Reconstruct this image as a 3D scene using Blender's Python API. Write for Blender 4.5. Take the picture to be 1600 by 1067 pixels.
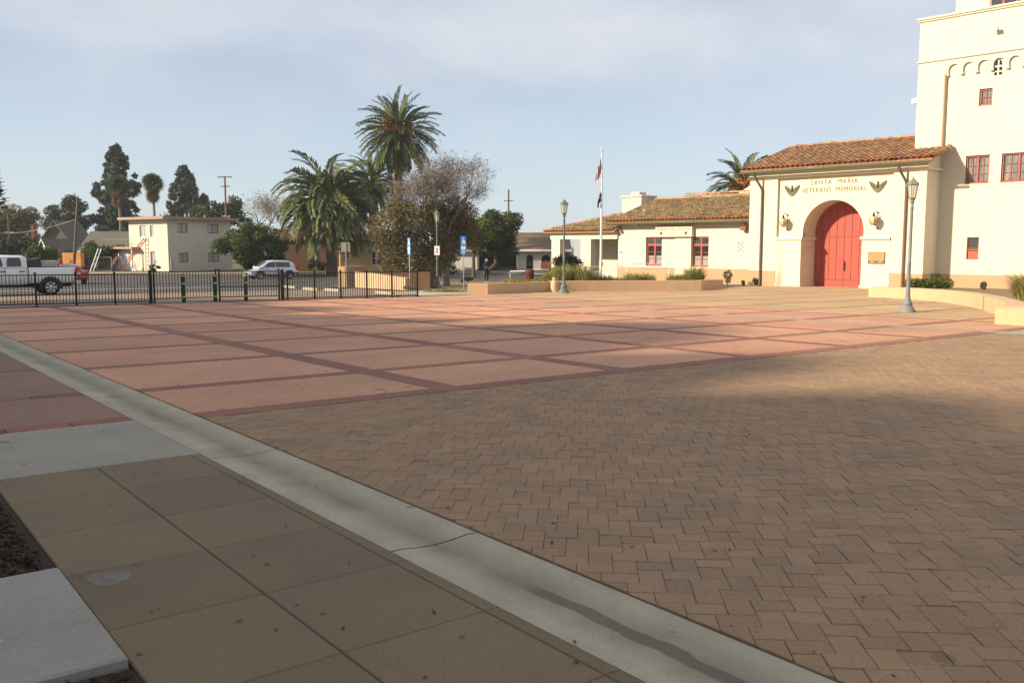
import bpy, bmesh, math, random
import numpy as np
from mathutils import Vector, Matrix
random.seed(7); rng = np.random.default_rng(7)
R = math.radians; PI = math.pi
for o in list(bpy.data.objects): bpy.data.objects.remove(o)
scene = bpy.context.scene; COL = scene.collection

# ------------------------------------------------------------------ camera
HEAD = R(52.42)                        # heading of the view in plan, from world +X
FX, FY = math.cos(HEAD), math.sin(HEAD)
PITCH = R(6.104)
cam_d = bpy.data.cameras.new('camera'); cam = bpy.data.objects.new('camera', cam_d); COL.objects.link(cam)
fw = Vector((FX*math.cos(PITCH), FY*math.cos(PITCH), -math.sin(PITCH)))
rt = Vector((FY, -FX, 0)); upv = rt.cross(fw)
cam.matrix_world = Matrix(((rt.x, upv.x, -fw.x, 0), (rt.y, upv.y, -fw.y, 0), (rt.z, upv.z, -fw.z, 1.68), (0, 0, 0, 1)))
cam_d.sensor_width = 36; cam_d.lens = 31.455; cam_d.clip_end = 3000
scene.camera = cam

# ------------------------------------------------------------------ sky, sun, exposure
SUN_AZ, SUN_EL = R(163.3), R(25.0)     # plan angle from +X towards the sun
world = bpy.data.worlds.new('World'); scene.world = world; world.use_nodes = True
nt = world.node_tree; nt.nodes.clear()
sky = nt.nodes.new('ShaderNodeTexSky'); sky.sky_type = 'NISHITA'; sky.sun_disc = False
sky.sun_elevation = SUN_EL; sky.sun_rotation = PI/2 - SUN_AZ
sky.air_density = 1.0; sky.dust_density = .45; sky.ozone_density = 1.6
tc = nt.nodes.new('ShaderNodeTexCoord'); sep = nt.nodes.new('ShaderNodeSeparateXYZ'); nt.links.new(tc.outputs['Generated'], sep.inputs[0])
mp = nt.nodes.new('ShaderNodeMapping'); mp.inputs['Scale'].default_value = (1.0, 1.0, 2.6); mp.inputs['Location'].default_value = (2.1, .4, .3)
nt.links.new(tc.outputs['Generated'], mp.inputs[0])
nz = nt.nodes.new('ShaderNodeTexNoise'); nz.inputs['Scale'].default_value = 2.3; nz.inputs['Detail'].default_value = 6; nz.inputs['Roughness'].default_value = .5; nz.inputs['Distortion'].default_value = .3
nt.links.new(mp.outputs[0], nz.inputs['Vector'])
def wm(op, a, b=None, clamp=False):
    n = nt.nodes.new('ShaderNodeMath'); n.operation = op; n.use_clamp = clamp
    for i, q in enumerate((a, b)):
        if q is None: continue
        if isinstance(q, (int, float)): n.inputs[i].default_value = q
        else: nt.links.new(q, n.inputs[i])
    return n.outputs[0]
elev = wm('MULTIPLY', wm('SUBTRACT', sep.outputs[2], .02), 5.0)             # the veil thickens away from the horizon
cov_ = wm('ADD', elev, wm('MULTIPLY', wm('SUBTRACT', nz.outputs['Fac'], .5), 2.6))
cov_ = wm('MAXIMUM', wm('MINIMUM', cov_, .93), .62)
mul = nt.nodes.new('ShaderNodeVectorMath'); mul.operation = 'SCALE'; mul.inputs['Scale'].default_value = .10
nt.links.new(sky.outputs[0], mul.inputs[0])
mix = nt.nodes.new('ShaderNodeMixRGB'); nt.links.new(cov_, mix.inputs[0]); nt.links.new(mul.outputs[0], mix.inputs[1])
vcol = nt.nodes.new('ShaderNodeMixRGB'); nt.links.new(wm('MULTIPLY', wm('SUBTRACT', sep.outputs[2], .03), 7.0, True), vcol.inputs[0])
vcol.inputs[1].default_value = (.415, .495, .60, 1)
nz2 = nt.nodes.new('ShaderNodeTexNoise'); nz2.inputs['Scale'].default_value = 3.4; nz2.inputs['Detail'].default_value = 7; nz2.inputs['Roughness'].default_value = .55; nz2.inputs['Distortion'].default_value = .6; nt.links.new(mp.outputs[0], nz2.inputs['Vector'])
vtop = nt.nodes.new('ShaderNodeMixRGB'); nt.links.new(wm('MULTIPLY', wm('SUBTRACT', nz2.outputs['Fac'], .33), 3.0, True), vtop.inputs[0]); vtop.inputs[1].default_value = (.395, .435, .512, 1); vtop.inputs[2].default_value = (.50, .522, .562, 1)
nt.links.new(vtop.outputs[0], vcol.inputs[2])     # thin high overcast veil, bluer low down
nt.links.new(vcol.outputs[0], mix.inputs[2])
bg = nt.nodes.new('ShaderNodeBackground'); bg.inputs['Strength'].default_value = .88
nt.links.new(mix.outputs[0], bg.inputs['Color'])
wo = nt.nodes.new('ShaderNodeOutputWorld'); nt.links.new(bg.outputs[0], wo.inputs['Surface'])
sun_d = bpy.data.lights.new('sun', 'SUN'); sun_d.energy = 5.0; sun_d.angle = R(2.2); sun_d.color = (1.0, .84, .63)
sun = bpy.data.objects.new('sun', sun_d); COL.objects.link(sun)
sdir = Vector((math.cos(SUN_AZ)*math.cos(SUN_EL), math.sin(SUN_AZ)*math.cos(SUN_EL), math.sin(SUN_EL)))
sun.rotation_euler = sdir.to_track_quat('Z', 'Y').to_euler(); sun.location = sdir*80
vs = scene.view_settings; vs.view_transform = 'Standard'; vs.look = 'None'; vs.gamma = 1; vs.exposure = .77
vs.use_curve_mapping = False
scene.render.engine = 'CYCLES'; scene.cycles.max_bounces = 6

# ------------------------------------------------------------------ ground levels
SL = .01523                            # the plaza falls gently away from the viewer
def gn(n):
    if n < 84: return -SL*n
    if n < 92: return -SL*84 + (n-84)/8*.23
    return -1.05
def gz(x, y): return gn(FX*x + FY*y)
def at(e, n): return (FX*n + FY*e, FY*n - FX*e)     # e metres right, n metres ahead on the site plan

# ------------------------------------------------------------------ materials
def new_mat(name):
    m = bpy.data.materials.new(name); m.use_nodes = True; return m, m.node_tree, m.node_tree.nodes['Principled BSDF']
def mat(name, c, rough=.85, var=.18, scale=2.0, fine=.12, fscale=60, bump=.0, bdist=.01, c2=None, tint=0.0, metal=0, spots=0, spscale=9, spcol=None, spsize=.2, spec=.3, stretch=None, crack=0):
    m, t, b = new_mat(name); N = t.nodes; L = t.links
    tcn = N.new('ShaderNodeTexCoord'); vec = tcn.outputs['Object']
    if stretch:
        mpn = N.new('ShaderNodeMapping'); mpn.inputs['Scale'].default_value = stretch; L.new(vec, mpn.inputs[0]); vec = mpn.outputs[0]
    n1 = N.new('ShaderNodeTexNoise'); n1.inputs['Scale'].default_value = scale; n1.inputs['Detail'].default_value = 7; n1.inputs['Roughness'].default_value = .62; L.new(vec, n1.inputs['Vector'])
    c2 = c2 or tuple(x*.62 for x in c)
    mr = N.new('ShaderNodeMapRange'); mr.inputs['From Min'].default_value = .32; mr.inputs['From Max'].default_value = .68; L.new(n1.outputs['Fac'], mr.inputs['Value'])
    mr.inputs['To Min'].default_value = 0; mr.inputs['To Max'].default_value = min(1, var*2.6)
    mx = N.new('ShaderNodeMixRGB'); L.new(mr.outputs[0], mx.inputs[0]); mx.inputs[1].default_value = (*c, 1); mx.inputs[2].default_value = (*c2, 1)
    col = mx.outputs[0]
    n2 = N.new('ShaderNodeTexNoise'); n2.inputs['Scale'].default_value = fscale; n2.inputs['Detail'].default_value = 4; L.new(vec, n2.inputs['Vector'])
    if fine:
        hv = N.new('ShaderNodeHueSaturation'); f = N.new('ShaderNodeMapRange'); f.inputs['From Min'].default_value = .3; f.inputs['From Max'].default_value = .7
        f.inputs['To Min'].default_value = 1-fine; f.inputs['To Max'].default_value = 1+fine; L.new(n2.outputs['Fac'], f.inputs['Value']); L.new(f.outputs[0], hv.inputs['Value']); L.new(col, hv.inputs['Color']); col = hv.outputs[0]
    if tint:
        gi = N.new('ShaderNodeNewGeometry'); oi = N.new('ShaderNodeObjectInfo'); ad = N.new('ShaderNodeMath'); ad.operation = 'ADD'; L.new(gi.outputs['Random Per Island'], ad.inputs[0]); L.new(oi.outputs['Random'], ad.inputs[1])
        fr = N.new('ShaderNodeMath'); fr.operation = 'FRACT'; L.new(ad.outputs[0], fr.inputs[0])
        f2 = N.new('ShaderNodeMapRange'); f2.inputs['To Min'].default_value = 1-tint; f2.inputs['To Max'].default_value = 1+tint; L.new(fr.outputs[0], f2.inputs['Value'])
        fh = N.new('ShaderNodeMath'); fh.operation = 'MULTIPLY'; fh.inputs[1].default_value = 7.31; L.new(fr.outputs[0], fh.inputs[0]); fh2 = N.new('ShaderNodeMath'); fh2.operation = 'FRACT'; L.new(fh.outputs[0], fh2.inputs[0])
        f3 = N.new('ShaderNodeMapRange'); f3.inputs['To Min'].default_value = .5-tint*.035; f3.inputs['To Max'].default_value = .5+tint*.035; L.new(fh2.outputs[0], f3.inputs['Value'])
        h2 = N.new('ShaderNodeHueSaturation'); L.new(f2.outputs[0], h2.inputs['Value']); L.new(f3.outputs[0], h2.inputs['Hue']); L.new(col, h2.inputs['Color']); col = h2.outputs[0]
    if spots:
        vo = N.new('ShaderNodeTexVoronoi'); vo.inputs['Scale'].default_value = spscale; vo.inputs['Randomness'].default_value = 1; L.new(vec, vo.inputs['Vector'])
        sz = N.new('ShaderNodeSeparateColor'); L.new(vo.outputs['Color'], sz.inputs[0])
        th = N.new('ShaderNodeMath'); th.operation = 'POWER'; th.inputs[1].default_value = 5; L.new(sz.outputs[0], th.inputs[0])
        ml = N.new('ShaderNodeMath'); ml.operation = 'MULTIPLY'; ml.inputs[1].default_value = spsize; L.new(th.outputs[0], ml.inputs[0])
        nd = N.new('ShaderNodeMath'); nd.operation = 'ADD'; nd.inputs[1].default_value = 0; L.new(vo.outputs['Distance'], nd.inputs[0])
        lt = N.new('ShaderNodeMath'); lt.operation = 'LESS_THAN'; L.new(nd.outputs[0], lt.inputs[0]); L.new(ml.outputs[0], lt.inputs[1])
        sm = N.new('ShaderNodeMath'); sm.operation = 'MULTIPLY'; sm.inputs[1].default_value = spots; L.new(lt.outputs[0], sm.inputs[0])
        m2 = N.new('ShaderNodeMixRGB'); L.new(sm.outputs[0], m2.inputs[0]); L.new(col, m2.inputs[1]); m2.inputs[2].default_value = (*(spcol or tuple(x*.4 for x in c)), 1); col = m2.outputs[0]
    if crack:
        nd_ = N.new('ShaderNodeTexNoise'); nd_.inputs['Scale'].default_value = 2.5; nd_.inputs['Detail'].default_value = 5; L.new(vec, nd_.inputs['Vector'])
        mv = N.new('ShaderNodeMixRGB'); mv.blend_type = 'ADD'; mv.inputs[0].default_value = .5; L.new(vec, mv.inputs[1]); L.new(nd_.outputs['Color'], mv.inputs[2])
        ve = N.new('ShaderNodeTexVoronoi'); ve.feature = 'DISTANCE_TO_EDGE'; ve.inputs['Scale'].default_value = .33; L.new(mv.outputs[0], ve.inputs['Vector'])
        cl = N.new('ShaderNodeMath'); cl.operation = 'LESS_THAN'; cl.inputs[1].default_value = .0016; L.new(ve.outputs['Distance'], cl.inputs[0])
        ng = N.new('ShaderNodeTexNoise'); ng.inputs['Scale'].default_value = .25; L.new(vec, ng.inputs['Vector']); gt = N.new('ShaderNodeMath'); gt.operation = 'GREATER_THAN'; gt.inputs[1].default_value = .54; L.new(ng.outputs['Fac'], gt.inputs[0])
        cm2 = N.new('ShaderNodeMath'); cm2.operation = 'MULTIPLY'; L.new(cl.outputs[0], cm2.inputs[0]); L.new(gt.outputs[0], cm2.inputs[1]); cm3 = N.new('ShaderNodeMath'); cm3.operation = 'MULTIPLY'; cm3.inputs[1].default_value = crack; L.new(cm2.outputs[0], cm3.inputs[0])
        mc = N.new('ShaderNodeMixRGB'); L.new(cm3.outputs[0], mc.inputs[0]); L.new(col, mc.inputs[1]); mc.inputs[2].default_value = (*tuple(x*.3 for x in c), 1); col = mc.outputs[0]
    L.new(col, b.inputs['Base Color']); b.inputs['Roughness'].default_value = rough; b.inputs['Metallic'].default_value = metal
    b.inputs['Specular IOR Level'].default_value = spec
    if bump:
        bp = N.new('ShaderNodeBump'); bp.inputs['Strength'].default_value = bump; bp.inputs['Distance'].default_value = bdist; L.new(n2.outputs['Fac'], bp.inputs['Height']); L.new(bp.outputs[0], b.inputs['Normal'])
    return m
def plain(name, c, rough=.5, metal=0, spec=.5, coat=0):
    m, t, b = new_mat(name); b.inputs['Base Color'].default_value = (*c, 1); b.inputs['Roughness'].default_value = rough; b.inputs['Metallic'].default_value = metal
    b.inputs['Specular IOR Level'].default_value = spec; b.inputs['Coat Weight'].default_value = coat; return m
def leafmat(name, c, c2, trans=.25, tint=.45):
    m = mat(name, c, rough=.6, var=.38, scale=.8, fine=0, c2=c2, tint=tint, spec=.25)
    t = m.node_tree; b = t.nodes['Principled BSDF']; out = [n for n in t.nodes if n.type == 'OUTPUT_MATERIAL'][0]
    tr = t.nodes.new('ShaderNodeBsdfTranslucent'); src = b.inputs['Base Color'].links[0].from_socket; t.links.new(src, tr.inputs['Color'])
    ms = t.nodes.new('ShaderNodeMixShader'); ms.inputs[0].default_value = trans; t.links.new(b.outputs[0], ms.inputs[1]); t.links.new(tr.outputs[0], ms.inputs[2]); t.links.new(ms.outputs[0], out.inputs['Surface'])
    return m
M = {}
M['paver'] = mat('paver', (.31, .192, .104), .92, .32, 1.6, .14, 55, .4, .003, c2=(.228, .152, .103), tint=.09, spots=.35, spscale=3, spcol=(.07, .055, .045))
M['paver_sand'] = mat('paver_sand', (.11, .085, .06), .95, .2, 8)
M['slab_pink'] = mat('slab_pink', (.535, .272, .16), .85, .36, .55, .14, 26, .25, .003, c2=(.38, .205, .13), tint=.10, spots=.6, spscale=2.3, spcol=(.10, .065, .05), crack=.7)
M['slab_band'] = mat('slab_band', (.28, .122, .082), .85, .3, 1.2, .14, 30, .25, .003, c2=(.19, .10, .072), tint=.12)
M['slab_tan'] = mat('slab_tan', (.46, .305, .165), .85, .3, .5, .12, 26, .25, .003, c2=(.36, .235, .13), tint=.08, crack=.6)
M['band_tan'] = mat('band_tan', (.30, .175, .10), .85, .2, 1.2, .12, 40)
M['slab_red'] = mat('slab_red', (.26, .14, .095), .85, .36, .7, .14, 30, .25, .003, c2=(.17, .115, .085), tint=.12)
M['brick_red'] = mat('brick_red', (.24, .10, .078), .88, .25, 3, .15, 50, .3, .003, tint=.2)
M['conc'] = mat('conc', (.36, .325, .25), .85, .25, 1.3, .10, 70, .25, .002, c2=(.20, .185, .15), spots=.7, spscale=4.5, spcol=(.08, .07, .06))
M['conc_grey'] = mat('conc_grey', (.31, .272, .205), .85, .22, 1.1, .10, 70, .25, .002, c2=(.20, .19, .17), spots=.7, spscale=4, spcol=(.07, .06, .05))
M['sidewalk'] = mat('sidewalk', (.183, .131, .076), .85, .32, 1.1, .2, 120, .5, .002, c2=(.14, .104, .066), tint=.07, spots=.75, spscale=5.0, spcol=(.065, .05, .038), spsize=.13)
M['patch'] = mat('patch', (.205, .18, .14), .85, .3, 9, .15, 60)
M['conc_pad'] = mat('conc_pad', (.30, .28, .235), .85, .25, 1.3, .12, 60, .3, .002, c2=(.21, .195, .165), spots=.55, spscale=5.5, spcol=(.55, .54, .52), spsize=.24)
M['walk_light'] = mat('walk_light', (.42, .36, .27), .85, .2, 1, .1, 40)
M['asphalt'] = mat('asphalt', (.088, .080, .072), .9, .25, .5, .18, 40, c2=(.06, .056, .052))
M['apron'] = mat('apron', (.27, .19, .135), .9, .25, .5, .12, 40, c2=(.2, .15, .11))
M['earth'] = mat('earth', (.22, .15, .09), .95, .4, 1.0, .3, 30, c2=(.15, .11, .06))
M['lawn'] = mat('lawn', (.085, .11, .03), .95, .45, .9, .35, 25, c2=(.14, .13, .045))
M['terrain'] = mat('terrain', (.15, .135, .08), .95, .4, .15, .3, 9, c2=(.09, .10, .04))
M['mulch'] = mat('mulch', (.035, .022, .015), .95, .3, 6, .3, 60)
M['chip'] = mat('chip', (.075, .045, .03), .95, .5, 3, .2, 60, c2=(.03, .02, .014), tint=.75)
M['cream'] = mat('cream', (.64, .585, .45), .85, .13, 1.0, .05, 24, .22, .012, c2=(.55, .485, .345), stretch=(1.1, 1.1, .3))
M['tanpaint'] = mat('tanpaint', (.46, .29, .165), .85, .12, .6, .05, 30, .12, .006, c2=(.40, .25, .14))
M['planter'] = mat('planter', (.56, .375, .22), .85, .22, 1.5, .07, 30, .2, .006, c2=(.43, .285, .165), stretch=(1, 1, .5))
M['redwood'] = mat('redwood', (.37, .075, .05), .6, .14, 1.5, .06, 30, .1, .003, c2=(.26, .055, .038), stretch=(6, 6, .7))
M['redtrim'] = mat('redtrim', (.42, .095, .06), .55, .12, 3, .05, 30)
M['tile'] = mat('tile', (.385, .19, .105), .9, .38, 1.6, .2, 20, c2=(.30, .19, .085), tint=.36)
M['tile_moss'] = mat('tile_moss', (.36, .225, .11), .92, .45, 1.1, .2, 20, c2=(.25, .19, .075), tint=.32)
M['tile_red'] = mat('tile_red', (.46, .145, .06), .9, .25, 3, .2, 20, tint=.35)
M['gutter_green'] = mat('gutter_green', (.13, .15, .11), .5, .15, 2, .05, 30, metal=.2)
M['downspout'] = mat('downspout', (.12, .095, .07), .5, .2, 2, .05, 30)
M['downspout_red'] = mat('downspout_red', (.20, .105, .075), .5, .2, 2, .05, 30)
M['bronze'] = mat('bronze', (.13, .115, .06), .5, .3, 8, .1, 40, metal=.4, c2=(.08, .085, .05))
M['letter'] = mat('letter', (.20, .185, .11), .6, .15, 5, .05, 30)
M['plaque'] = mat('plaque', (.42, .25, .11), .5, .25, 6, .12, 60, metal=.35, c2=(.30, .17, .08))
M['lampgrey'] = mat('lampgrey', (.19, .20, .195), .55, .2, 5, .08, 40, c2=(.13, .15, .14))
M['lampgreen'] = mat('lampgreen', (.12, .155, .135), .55, .2, 5, .08, 40)
M['black'] = mat('black', (.012, .012, .012), .45, .2, 4, .05, 30)
M['bollard'] = mat('bollard', (.010, .032, .024), .4, .2, 4, .05, 30)
M['yellow'] = plain('yellow', (.52, .34, .03), .5)
M['galv'] = mat('galv', (.42, .42, .40), .45, .15, 4, .05, 30, metal=.3)
M['whitepaint'] = mat('whitepaint', (.72, .71, .68), .5, .08, 3, .03, 30)
M['polewhite'] = mat('polewhite', (.66, .64, .58), .4, .1, 3, .03, 30)
M['signblue'] = plain('signblue', (.02, .19, .60), .5)
M['signwhite'] = plain('signwhite', (.78, .78, .76), .5)
M['signback'] = mat('signback', (.36, .30, .22), .5, .1, 3)
M['ink'] = plain('ink', (.13, .12, .09), .6)
M['glass'] = plain('glass', (.035, .042, .05), .06, 0, .6)
M['glass_pane'], _t, _b = new_mat('glass_pane'); _b.inputs['Base Color'].default_value = (.05, .055, .06, 1); _b.inputs['Roughness'].default_value = .05
_tr = _t.nodes.new('ShaderNodeBsdfTransparent'); _ms = _t.nodes.new('ShaderNodeMixShader'); _ms.inputs[0].default_value = .22; _t.links.new(_tr.outputs[0], _ms.inputs[1]); _t.links.new(_b.outputs[0], _ms.inputs[2]); _t.links.new(_ms.outputs[0], [q for q in _t.nodes if q.type == 'OUTPUT_MATERIAL'][0].inputs['Surface'])
M['glass_pale'] = plain('glass_pale', (.30, .33, .34), .12, 0, .6)
M['curtain'] = mat('curtain', (.66, .65, .60), .8, .42, 7, .1, 30, c2=(.20, .20, .19), stretch=(1, 1, .12))
M['lampglass'] = plain('lampglass', (.62, .60, .50), .25, 0, .5)
M['amber'] = plain('amber', (.62, .40, .19), .35, 0, .5)
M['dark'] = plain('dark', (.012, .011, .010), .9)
M['bark'] = mat('bark', (.12, .085, .06), .95, .4, 5, .3, 30, .5, .02, c2=(.07, .05, .036))
M['barkgrey'] = mat('barkgrey', (.24, .20, .155), .95, .4, 4, .2, 30)
M['palmtrunk'] = mat('palmtrunk', (.17, .115, .075), .95, .5, 3, .35, 9, .6, .05, c2=(.09, .06, .04))
M['frond'] = leafmat('frond', (.075, .115, .035), (.15, .155, .05), .2, .4)
M['frond_dry'] = leafmat('frond_dry', (.20, .13, .06), (.11, .075, .035), .15, .3)
M['fruit'] = mat('fruit', (.55, .20, .035), .7, .3, 3, .2, 15)
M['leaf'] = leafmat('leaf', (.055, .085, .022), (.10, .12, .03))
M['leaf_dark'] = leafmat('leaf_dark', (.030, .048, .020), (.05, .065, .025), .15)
M['leaf_con'] = leafmat('leaf_con', (.052, .076, .046), (.078, .10, .055), .1)  # lightened green, with bluish distance haze put into the leaf colour
M['leaf_olive'] = leafmat('leaf_olive', (.135, .125, .048), (.195, .155, .07), .25)
M['leaf_brown'] = leafmat('leaf_brown', (.195, .155, .09), (.15, .125, .066), .2)
M['leaf_bright'] = leafmat('leaf_bright', (.105, .155, .03), (.16, .17, .03))
M['grass_blade'] = leafmat('grass_blade', (.24, .265, .06), (.36, .30, .11), .35)
M['ivy_yellow'] = leafmat('ivy_yellow', (.26, .21, .04), (.17, .17, .04), .3)
M['twig'] = mat('twig', (.21, .175, .135), .95, .3, 4, .2, 20)
M['deadleaf'] = mat('deadleaf', (.075, .045, .028), .9, .4, 6, .1, 30, tint=.7)
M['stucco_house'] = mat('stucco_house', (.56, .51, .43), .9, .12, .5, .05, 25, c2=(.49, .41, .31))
M['stucco_brown_shaded'] = mat('stucco_brown_shaded', (.10, .055, .033), .9, .2, .5, .05, 25)  # brown stucco darkened to stand in for shade on the walls
M['stucco_yellow'] = mat('stucco_yellow', (.50, .37, .17), .9, .15, .5, .05, 25)
M['stucco_white'] = mat('stucco_white', (.62, .58, .50), .9, .12, .5, .05, 25)
M['shingle'] = mat('shingle', (.13, .12, .095), .95, .3, 1.2, .2, 14, c2=(.09, .085, .07))
M['shingle_brown'] = mat('shingle_brown', (.20, .135, .08), .95, .25, 1.2, .2, 14)
M['fascia'] = mat('fascia', (.36, .25, .18), .8, .15, 2)
M['wood'] = mat('wood', (.17, .125, .09), .9, .3, 3, .2, 20, stretch=(4, 4, .5))
M['orangeply'] = mat('orangeply', (.62, .27, .07), .75, .25, 1.5, .08, 20)
M['brickwall'] = mat('brickwall', (.32, .12, .07), .9, .3, 4, .2, 20)
M['carwhite'] = plain('carwhite', (.66, .67, .68), .28, 0, .5, .6)
M['carsilver'] = plain('carsilver', (.55, .56, .60), .25, .15, .5, .6)
M['carred'] = plain('carred', (.40, .012, .015), .25, 0, .5, .7)
M['tyre'] = mat('tyre', (.018, .018, .018), .8, .2, 6)
M['chrome'] = plain('chrome', (.62, .63, .65), .2, .9)
M['plastic'] = plain('plastic', (.02, .02, .02), .6)
M['redlight'] = plain('redlight', (.50, .01, .02), .2)
M['headlight'] = plain('headlight', (.70, .72, .72), .1)
M['cloth_dark'] = mat('cloth_dark', (.022, .023, .032), .9, .25, 5)
M['cloth_grey'] = mat('cloth_grey', (.26, .27, .29), .9, .2, 5)
M['cloth_blue'] = mat('cloth_blue', (.07, .13, .20), .9, .25, 5)
M['cloth_red'] = mat('cloth_red', (.34, .06, .04), .9, .25, 5)
M['skin'] = plain('skin', (.42, .24, .16), .6)
M['trashred'] = mat('trashred', (.13, .04, .028), .8, .2, 4)
M['flagred'] = plain('flagred', (.45, .03, .03), .8)
M['flagwhite'] = plain('flagwhite', (.72, .70, .66), .8)
M['flagblue'] = plain('flagblue', (.025, .03, .09), .8)
M['white_chalk'] = plain('white_chalk', (.55, .55, .54), .9)

# ------------------------------------------------------------------ mesh helpers
class MB:
    def __init__(s): s.v = []; s.f = []; s.m = []
    def add(s, vs, fs, mi=0):
        o = len(s.v); s.v += [tuple(v) for v in vs]; s.f += [tuple(o+i for i in f) for f in fs]; s.m += [mi]*len(fs); return s
    def box(s, x0, x1, y0, y1, z0, z1, mi=0):
        return s.add([(x0,y0,z0),(x1,y0,z0),(x1,y1,z0),(x0,y1,z0),(x0,y0,z1),(x1,y0,z1),(x1,y1,z1),(x0,y1,z1)],
                     [(3,2,1,0),(4,5,6,7),(0,1,5,4),(1,2,6,5),(2,3,7,6),(3,0,4,7)], mi)
    def bbox(s, x0, x1, y0, y1, z0, z1, b=.01, mi=0):     # bevelled box
        V = []
        for z, i in ((z0, b), (z0+b, 0), (z1-b, 0), (z1, b)):
            V += [(x0+i,y0+i,z),(x1-i,y0+i,z),(x1-i,y1-i,z),(x0+i,y1-i,z)]
        Fc = [(3,2,1,0),(12,13,14,15)]
        for k in range(3):
            for j in range(4): Fc.append((4*k+j, 4*k+(j+1)%4, 4*k+4+(j+1)%4, 4*k+4+j))
        return s.add(V, Fc, mi)
    def prism(s, poly, axis, a0, a1, mi=0):               # poly in the two other axes
        n = len(poly)
        def P(u, w, a): return {'x': (a,u,w), 'y': (u,a,w), 'z': (u,w,a)}[axis]
        V = [P(u,w,a0) for u,w in poly] + [P(u,w,a1) for u,w in poly]
        return s.add(V, [tuple(range(n-1,-1,-1)), tuple(range(n,2*n))] + [(i,(i+1)%n,n+(i+1)%n,n+i) for i in range(n)], mi)
    def tube(s, pts, rad, n=6, mi=0, cap=True):
        pts = [Vector(p) for p in pts]; k = len(pts); rad = rad if isinstance(rad, (list, tuple)) else [rad]*k
        V = []; ref = None
        for i, p in enumerate(pts):
            t = (pts[min(i+1,k-1)]-pts[max(i-1,0)]).normalized()
            if ref is None: ref = Vector((1,0,0)) if abs(t.x) < .8 else Vector((0,1,0))
            a = (ref - t*ref.dot(t)).normalized(); ref = a; b = t.cross(a)
            V += [p + (a*math.cos(2*PI*j/n)+b*math.sin(2*PI*j/n))*rad[i] for j in range(n)]
        Fc = [(i*n+j, i*n+(j+1)%n, (i+1)*n+(j+1)%n, (i+1)*n+j) for i in range(k-1) for j in range(n)]
        if cap: Fc += [tuple(range(n-1,-1,-1)), tuple(range((k-1)*n, k*n))]
        return s.add(V, Fc, mi)
    def lathe(s, prof, n=16, c=(0,0,0), axis='z', mi=0):
        V = []
        for r, h in prof:
            for j in range(n):
                a = 2*PI*j/n; q = (r*math.cos(a), r*math.sin(a), h)
                if axis == 'y': q = (q[0], q[2], q[1])
                if axis == 'x': q = (q[2], q[0], q[1])
                V.append((c[0]+q[0], c[1]+q[1], c[2]+q[2]))
        k = len(prof); Fc = [(i*n+j, i*n+(j+1)%n, (i+1)*n+(j+1)%n, (i+1)*n+j) for i in range(k-1) for j in range(n)]
        Fc += [tuple(range(n-1,-1,-1)), tuple(range((k-1)*n, k*n))]
        return s.add(V, Fc, mi)
    def quad(s, a, b, c, d, mi=0): return s.add([a,b,c,d], [(0,1,2,3)], mi)
    def build(s, name, mats, parent=None, smooth=False):
        me = bpy.data.meshes.new(name); me.from_pydata(s.v, [], s.f)
        if not isinstance(mats, (list, tuple)): mats = [mats]
        for m in mats: me.materials.append(M[m] if isinstance(m, str) else m)
        if len(mats) > 1: me.polygons.foreach_set('material_index', s.m)
        bm = bmesh.new(); bm.from_mesh(me); bmesh.ops.recalc_face_normals(bm, faces=bm.faces); bm.to_mesh(me); bm.free()
        if smooth:
            me.polygons.foreach_set('use_smooth', [True]*len(me.polygons))
            if smooth != 'all': me.set_sharp_from_angle(angle=R(40))
        return link(name, me, parent)
def link(name, me, parent=None):
    o = bpy.data.objects.new(name, me); COL.objects.link(o)
    if parent is not None: o.parent = parent
    return o
def tag(o, label, cat, group=None):
    o['label'] = label; o['category'] = cat
    if group: o['group'] = group
    return o
def struct(o): o['kind'] = 'structure'; return o
def stuff(o): o['kind'] = 'stuff'; return o
def thing(name, label, cat, loc=(0,0,0), rz=0, group=None):
    o = bpy.data.objects.new(name, None); COL.objects.link(o); o.empty_display_size = .3
    o.location = loc; o.rotation_euler = (0,0,rz); return tag(o, label, cat, group)
def dup(o, parent=None):
    c = o.copy(); COL.objects.link(c); c.parent = parent
    for ch in list(o.children): dup(ch, c)
    return c
def np_mesh(name, V, F, material, parent=None):
    me = bpy.data.meshes.new(name); V = np.asarray(V, np.float32); F = np.asarray(F, np.int32); k = F.shape[1]
    me.vertices.add(len(V)); me.vertices.foreach_set('co', V.ravel())
    me.loops.add(F.size); me.loops.foreach_set('vertex_index', F.ravel())
    me.polygons.add(len(F)); me.polygons.foreach_set('loop_start', np.arange(0, F.size, k, dtype=np.int32)); me.polygons.foreach_set('loop_total', np.full(len(F), k, np.int32))
    me.update(calc_edges=True); me.materials.append(M[material]); return link(name, me, parent)
def leaves(name, C, size, material, parent=None, up=.35, aspect=1.7):
    """C: centres (n,3); each leaf a small diamond with its own tilt"""
    n = len(C); nrm = rng.normal(size=(n,3)); nrm[:,2] = np.abs(nrm[:,2]) + up; nrm /= np.linalg.norm(nrm, axis=1)[:,None]
    a = np.cross(nrm, rng.normal(size=(n,3))); a /= np.linalg.norm(a, axis=1)[:,None]; b = np.cross(nrm, a)
    s = (size*rng.uniform(.6, 1.35, n))[:,None]
    V = np.stack([C - a*s*aspect*.5, C + b*s*.42 + nrm*s*.08, C + a*s*aspect*.5, C - b*s*.42 + nrm*s*.08], 1).reshape(-1,3)
    return np_mesh(name, V, np.arange(4*n).reshape(n,4), material, parent)
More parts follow.
